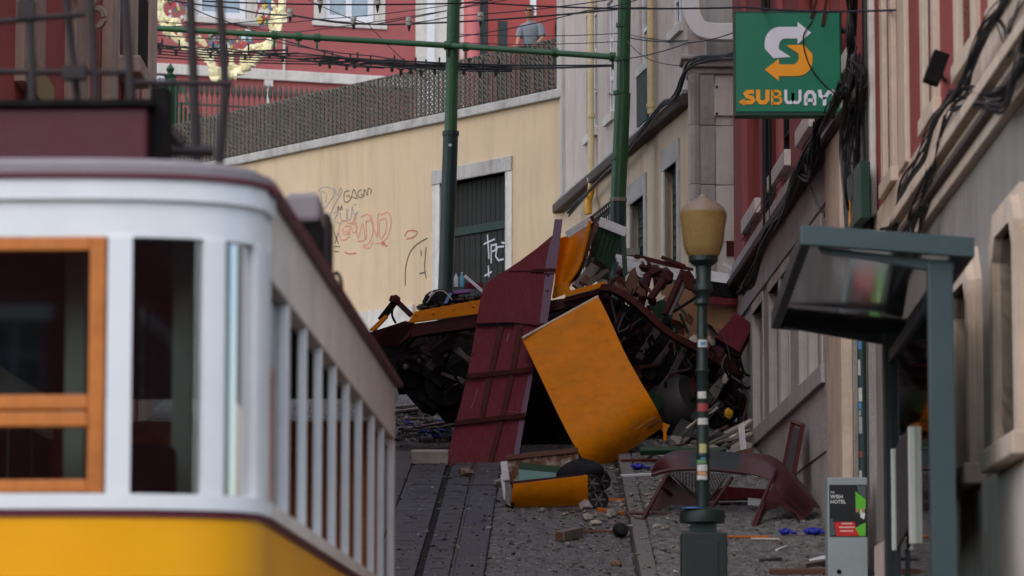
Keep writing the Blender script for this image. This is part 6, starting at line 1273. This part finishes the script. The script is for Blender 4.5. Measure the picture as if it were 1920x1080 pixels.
for x, y, s_ in ((1196, 880, .75), (1472, 1003, .6), (1525, 1003, .9), (795, 814, .6), (832, 795, .7), (848, 792, .6), (763, 797, .5), (825, 812, .6), (818, 822, .5)):
    p = lay(x, y, hgt(x)); m = MB()
    def gl(u, v, p=p, s_=s_): a = u*2*math.pi; b = v*math.pi; return p+V((.11*s_*math.sin(b)*math.cos(a)*(1+.25*math.sin(3*a)), .07*s_*math.sin(b)*math.sin(a), .035+.04*s_*math.cos(b)+.012*math.sin(5*a)))
    m.grid(gl, 14, 7)
    for q in range(3): m.tube([p+V((.08*s_, .02*q-.02, .03)), p+V((.2*s_, .05*q-.06, .02))], .014, 5)
    tag(m.build('rubber_glove', 'blue_glove', smooth=True), {795: 'blue glove flat on the track beside the pale stone block', 832: 'raised blue glove scrap close to the red sheet', 848: 'blue scrap hidden in shade against the red sheet', 825: 'blue glove just above the pale stone block', 818: 'small blue scrap behind the pale stone block', 1196: 'blue rubber glove on the kerb below the yellow panel', 1472: 'smaller blue glove on the pavement under the hood', 1525: 'long blue glove beside the grey cabinet', 763: 'blue glove scrap at the tram corner'}.get(x, 'blue rubber glove in the debris beside the red sheet'), 'glove', 'blue rubber gloves')
# fine litter, nobody could count it
def litter(n, f, mat, name, lab, r0, r1, sq=(1.2, 1, .5)):
    m = MB()
    for k in range(n):
        x, y, h = f(); p = lay(x, y, h); r = rnd.uniform(r0, r1)*rnd.uniform(.4, 1); m.rock(p+V((0, 0, r*.2)), r, sq, rnd)
    tag(m.build(name, mat), lab, kind='stuff')
f_road = lambda: (lambda x, y: (x, y, 0.))(rnd.uniform(745, 1180), 860+220*rnd.random()**1.3)
f_pav = lambda: (lambda x, y: (x, y, PAVE))(rnd.uniform(1205, 1540), rnd.uniform(850, 1080))
f_near = lambda: (lambda x, y: (x, y, PAVE if x > 1180 else 0.))(rnd.gauss(1150, 70), rnd.gauss(940, 40))
f_foot = lambda: (lambda x, y: (x, y, PAVE))(rnd.uniform(1230, 1415), rnd.uniform(820, 862))
f_left = lambda: (lambda x, y: (x, y, 0.))(rnd.uniform(745, 850), rnd.uniform(765, 830))
litter(420, f_road, 'rubble_dark', 'dark_grit', 'dark grit strewn over the road', .012, .035); litter(330, f_road, 'rubble_grey', 'pale_grit', 'pale grit strewn over the road', .01, .03); litter(200, f_pav, 'rubble_dark', 'pavement_grit', 'dark grit on the pavement', .012, .03); litter(240, f_pav, 'rubble_grey', 'pavement_chips', 'pale chips on the pavement', .01, .03)
litter(250, f_near, 'rubble_grey', 'mortar_rubble', 'broken mortar around the pushchair and kerb', .02, .06); litter(130, f_near, 'rubble_terracotta', 'tile_rubble', 'terracotta chips around the kerb', .012, .035); litter(140, f_foot, 'rubble_grey', 'facade_rubble', 'rubble at the foot of the wreck', .04, .12); litter(160, f_left, 'rubble_dark', 'left_rubble', 'dark rubble behind the tram', .03, .1); litter(60, f_left, 'rubble_grey', 'left_chips', 'pale rubble behind the tram', .02, .07)
litter(320, lambda: (f_road if rnd.random() < .6 else f_pav)(), 'glass_shard', 'glass_splinters', 'glittering glass splinters on the street', .006, .016, (1.4, 1, .4))

# ------------------------------------------------------------------ gilded ornament on the rose house
om = thing('gilded_ornament', 'large gilded openwork scroll ornament with coloured enamel on the rose house', 'ornament', at(415, 150, 80)); OY = 79.5
KO = 280/1890
def O(x, y, d=0.): return at(280+x*KO, y*KO, OY+d)
def og(pts, r, name='scroll', mat='gold_leaf', d=0., leaf=True):
    P = smoothp([O(x, y, d) for x, y in pts], 6); m = MB(); m.tube(P, r, 7)
    if leaf:
        for i in range(0, len(P), 2): m.rock(P[i]+V((rnd.uniform(-.03, .03), -.02, rnd.uniform(-.03, .03))), r*rnd.uniform(1.1, 1.8), (1, .6, 1), rnd)
    m.build(name, mat, om, True)
og([(100, -160), (105, 0), (130, 180), (190, 330), (300, 460), (430, 560)], .07, 'rim'); og([(430, 560), (600, 640), (740, 740), (800, 820), (820, 1000)], .08, 'rim'); og([(1700, -200), (1680, 80), (1650, 250), (1600, 400), (1520, 540), (1400, 700), (1300, 800), (1150, 900), (980, 980)], .085, 'rim')
og([(100, -160), (190, -480), (480, -760), (900, -860), (1320, -760), (1610, -480), (1700, -200)], .075, 'rim')
og([(820, 1000), (900, 980), (910, 900), (840, 870), (830, 940)], .05)
for pts in ([(230, 0), (160, 60), (170, 180), (250, 250), (350, 250)], [(250, 340), (300, 290), (380, 320), (400, 380)], [(600, 480), (660, 500), (700, 540)], [(800, 780), (800, 700), (850, 690)], [(1030, 700), (1030, 780), (1000, 900)], [(1030, 770), (1080, 840), (1180, 850), (1240, 780), (1230, 690)], [(1250, 640), (1280, 590), (1380, 590), (1440, 610)], [(1560, 280), (1540, 340), (1570, 400)], [(1560, 40), (1600, 120), (1560, 220), (1620, 250)], [(400, 420), (390, 480), (440, 500)], [(580, 640), (680, 650), (740, 640)], [(1180, 720), (1180, 780), (1220, 800)]): og(pts, .045)
for x0, y0, x1, y1, n in ((260, -60, 430, 240, 34), (1370, -80, 1540, 330, 44), (760, 390, 1300, 620, 70)):
    for k in range(n):
        x, y = rnd.uniform(x0, x1), rnd.uniform(y0, y1); s_ = rnd.uniform(14, 46); MB().prism([O(x+s_*math.cos(t+k), y+s_*1.3*math.sin(t+k), .05+.002*k) for t in (0, 1.4, 2.9, 4.4)], (0, .02, 0)).build('enamel_piece', 'enamel_%d' % rnd.choice((0, 0, 1, 2, 3, 3, 4, 5)), om)
for k in range(26):
    t = k/25; x, y = 760+540*t, 620+30*math.sin(math.pi*t); MB().rock(O(x, y, .02), .05, (1, .5, 1), rnd).build('gilt_leaf', 'gold_leaf', om)
for (a, b) in (((100, 0), (100, 0)), ((1690, 0), (1690, 0)), ((860, 900), (860, 900))):
    p = O(*a); s_, z = FR.hit(280+a[0]*KO, a[1]*KO); MB().tube([p, FR.pt(s_, z, 0)], .02, 5).build('wall_tie', 'black_cable', om)

# ------------------------------------------------------------------ onlooker at the railing
PYY = FY.hit(995, 60)[0]; base = at(997, 60, FY.pt(PYY, 0, 0).y+.62); FZ = ZT-.02
pr = thing('person', 'person in grey polo shirt leaning on the terrace railing looking down', 'person', (base.x, base.y, FZ))
HT = at(995, 9, base.y).z-FZ                        # standing height
yaw = math.atan2(-(.6), -1)                         # faces the street
fw = V((-.25, -.97, 0)).normalized(); rt = V((fw.y, -fw.x, 0))*-1
def B3(x, y, z): return V((base.x, base.y, FZ))+rt*x+fw*y+V((0, 0, z*HT/1.74))
def skin(name, nodes, edges, mat, parent, lvl=2):
    me = bpy.data.meshes.new(name); org = B3(0, 0, 0); me.from_pydata([tuple(B3(*n[:3])-org) for n in nodes], edges, [])
    o = bpy.data.objects.new(name, me); COL.objects.link(o); o.modifiers.new('skin', 'SKIN')
    if not me.skin_vertices: me.attributes  # layer is made by the modifier
    sv = me.skin_vertices[0].data if me.skin_vertices else None
    if sv:
        for i, n in enumerate(nodes): sv[i].radius = (n[3], n[4] if len(n) > 4 else n[3]); sv[i].use_root = (i == 0)
    sm_ = o.modifiers.new('sub', 'SUBSURF'); sm_.levels = lvl; sm_.render_levels = lvl
    me.materials.append(MATS[mat]); place(o, org, parent)
    return o
def body_nodes(k=0.):
    return [(0, 0, .95, .14, .11), (0, .02, 1.15, .13, .1), (0, .05, 1.33, .145, .105), (0, .06, 1.42, .085, .08), (0, .085, 1.475, .055), (0, .12, 1.53, .07, .08), (0, .145, 1.61, .085, .105), (0, .14, 1.67, .065, .08),
            (-.155, .05, 1.385, .055), (-.22, .13, 1.17, .045), (-.19, .32, 1.04, .036), (-.185, .37, 1.02, .03), (.155, .05, 1.385, .055), (.235, .12, 1.17, .045), (.2, .33, 1.05, .036), (.19, .38, 1.03, .03),
            (-.1, -.01, .88, .09), (-.11, .02, .5, .062), (-.12, -.02, .09, .042), (-.12, .12, .035, .035), (.1, -.01, .88, .09), (.11, .02, .5, .062), (.12, -.02, .09, .042), (.12, .12, .035, .035)]
BE = [(0,1),(1,2),(2,3),(3,4),(4,5),(5,6),(6,7),(3,8),(8,9),(9,10),(10,11),(3,12),(12,13),(13,14),(14,15),(0,16),(16,17),(17,18),(18,19),(0,20),(20,21),(21,22),(22,23)]
def tubebody(name, chains, mat, parent):
    """clothing and limbs as closed tapered surfaces (elliptic rings)"""
    m = MB()
    for ch in chains:
        P = smoothp([B3(*c[:3]) for c in ch], 4); R = smoothp([V((c[3], c[4] if len(c) > 4 else c[3], 0)) for c in ch], 4); n = 12; vs = []
        for i, p in enumerate(P):
            t = (P[min(i+1, len(P)-1)]-P[max(i-1, 0)]).normalized(); a = rt-t*rt.dot(t); a.normalize(); b = t.cross(a)
            vs += [p+a*R[i].x*math.cos(2*math.pi*j/n)+b*R[i].y*math.sin(2*math.pi*j/n) for j in range(n)]
        k = len(P); m.add(vs, [(i*n+j, i*n+(j+1) % n, (i+1)*n+(j+1) % n, (i+1)*n+j) for i in range(k-1) for j in range(n)]+[tuple(range(n))[::-1], tuple((k-1)*n+j for j in range(n))])
    return m.build(name, mat, parent, True)
bd = bpy.data.meshes.new('b'); bpy.data.meshes.remove(bd)
N_ = body_nodes()
me = bpy.data.meshes.new('body'); org = B3(0, 0, 0); me.from_pydata([tuple(B3(*n[:3])-org) for n in N_], BE, [])
bo = bpy.data.objects.new('body', me); COL.objects.link(bo); me.materials.append(MATS['skin'])
bo.modifiers.new('skin', 'SKIN'); lay_ = me.skin_vertices[0] if len(me.skin_vertices) else None
if lay_ is None:
    bpy.context.view_layer.objects.active = bo; bo.select_set(True); bpy.ops.mesh.customdata_skin_add(); lay_ = me.skin_vertices[0]
for i, n in enumerate(N_): lay_.data[i].radius = (n[3], n[4] if len(n) > 4 else n[3]); lay_.data[i].use_root = (i == 0)
sm_ = bo.modifiers.new('sub', 'SUBSURF'); sm_.levels = 2; sm_.render_levels = 2; place(bo, org, pr)
tubebody('polo_shirt', [[(0, 0, .88, .165, .135), (0, .02, 1.1, .16, .13), (0, .05, 1.3, .18, .135), (0, .06, 1.39, .165, .115), (0, .075, 1.435, .10, .085), (0, .08, 1.46, .07, .07)], [(-.13, .05, 1.39, .068), (-.185, .075, 1.32, .072), (-.215, .11, 1.2, .07)], [(.13, .05, 1.39, .068), (.19, .07, 1.32, .072), (.225, .105, 1.2, .07)]], 'shirt_grey', pr)
tubebody('trousers', [[(0, 0, .98, .18, .135), (0, 0, .9, .19, .14), (0, 0, .82, .17, .13)], [(-.1, -.01, .88, .105), (-.11, .02, .5, .085), (-.12, -.02, .08, .07)], [(.1, -.01, .88, .105), (.11, .02, .5, .085), (.12, -.02, .08, .07)]], 'trousers', pr)
m = MB(); c_ = B3(0, .13, 1.63)
def hair(u, v): a = u*2*math.pi; b = v*1.25; d = rt*math.cos(a)*math.sin(b)*.088+(fw*math.sin(a)*math.sin(b)*.105)+V((0, 0, 1))*math.cos(b)*.092; return c_-fw*.02+d
m.grid(hair, 14, 6); m.build('hair', 'hair_grey', pr, True)
MB().lathe([(.004, -.02), (.016, -.012), (.004, .03)], B3(0, .252, 1.585), 6).build('nose', 'skin', pr, True)
m = MB(); m.box(B3(0, .236, 1.615), (.12, .02, .03)); m.build('glasses', 'chassis_black', pr)
m = MB(); m.box(B3(0, .235, 1.545), (.045, .012, .008)); m.build('mouth', 'ink_redder', pr)
for g in (-1, 1):
    m = MB(); h_ = B3(.19*g, .38, 1.02); m.rock(h_, .04, (1, 1.2, .5)); m.build('hand', 'skin', pr, True)
    for q in range(5):
        o_ = rt*(.018*(q-2)); L_ = (.05, .065, .07, .065, .045)[q] if q else .045
        MB().tube([h_+o_+fw*.02, h_+o_*1.1+fw*(.03+L_*.5)+V((0, 0, .004)), h_+o_*1.15+fw*(.03+L_*.8)-V((0, 0, .03))], [.01, .009, .007], 6).build('finger', 'skin', pr, True)
    MB().rock(B3(.09*g, .13, 1.6), .02, (.5, 1, 1.3)).build('ear', 'skin', pr, True)
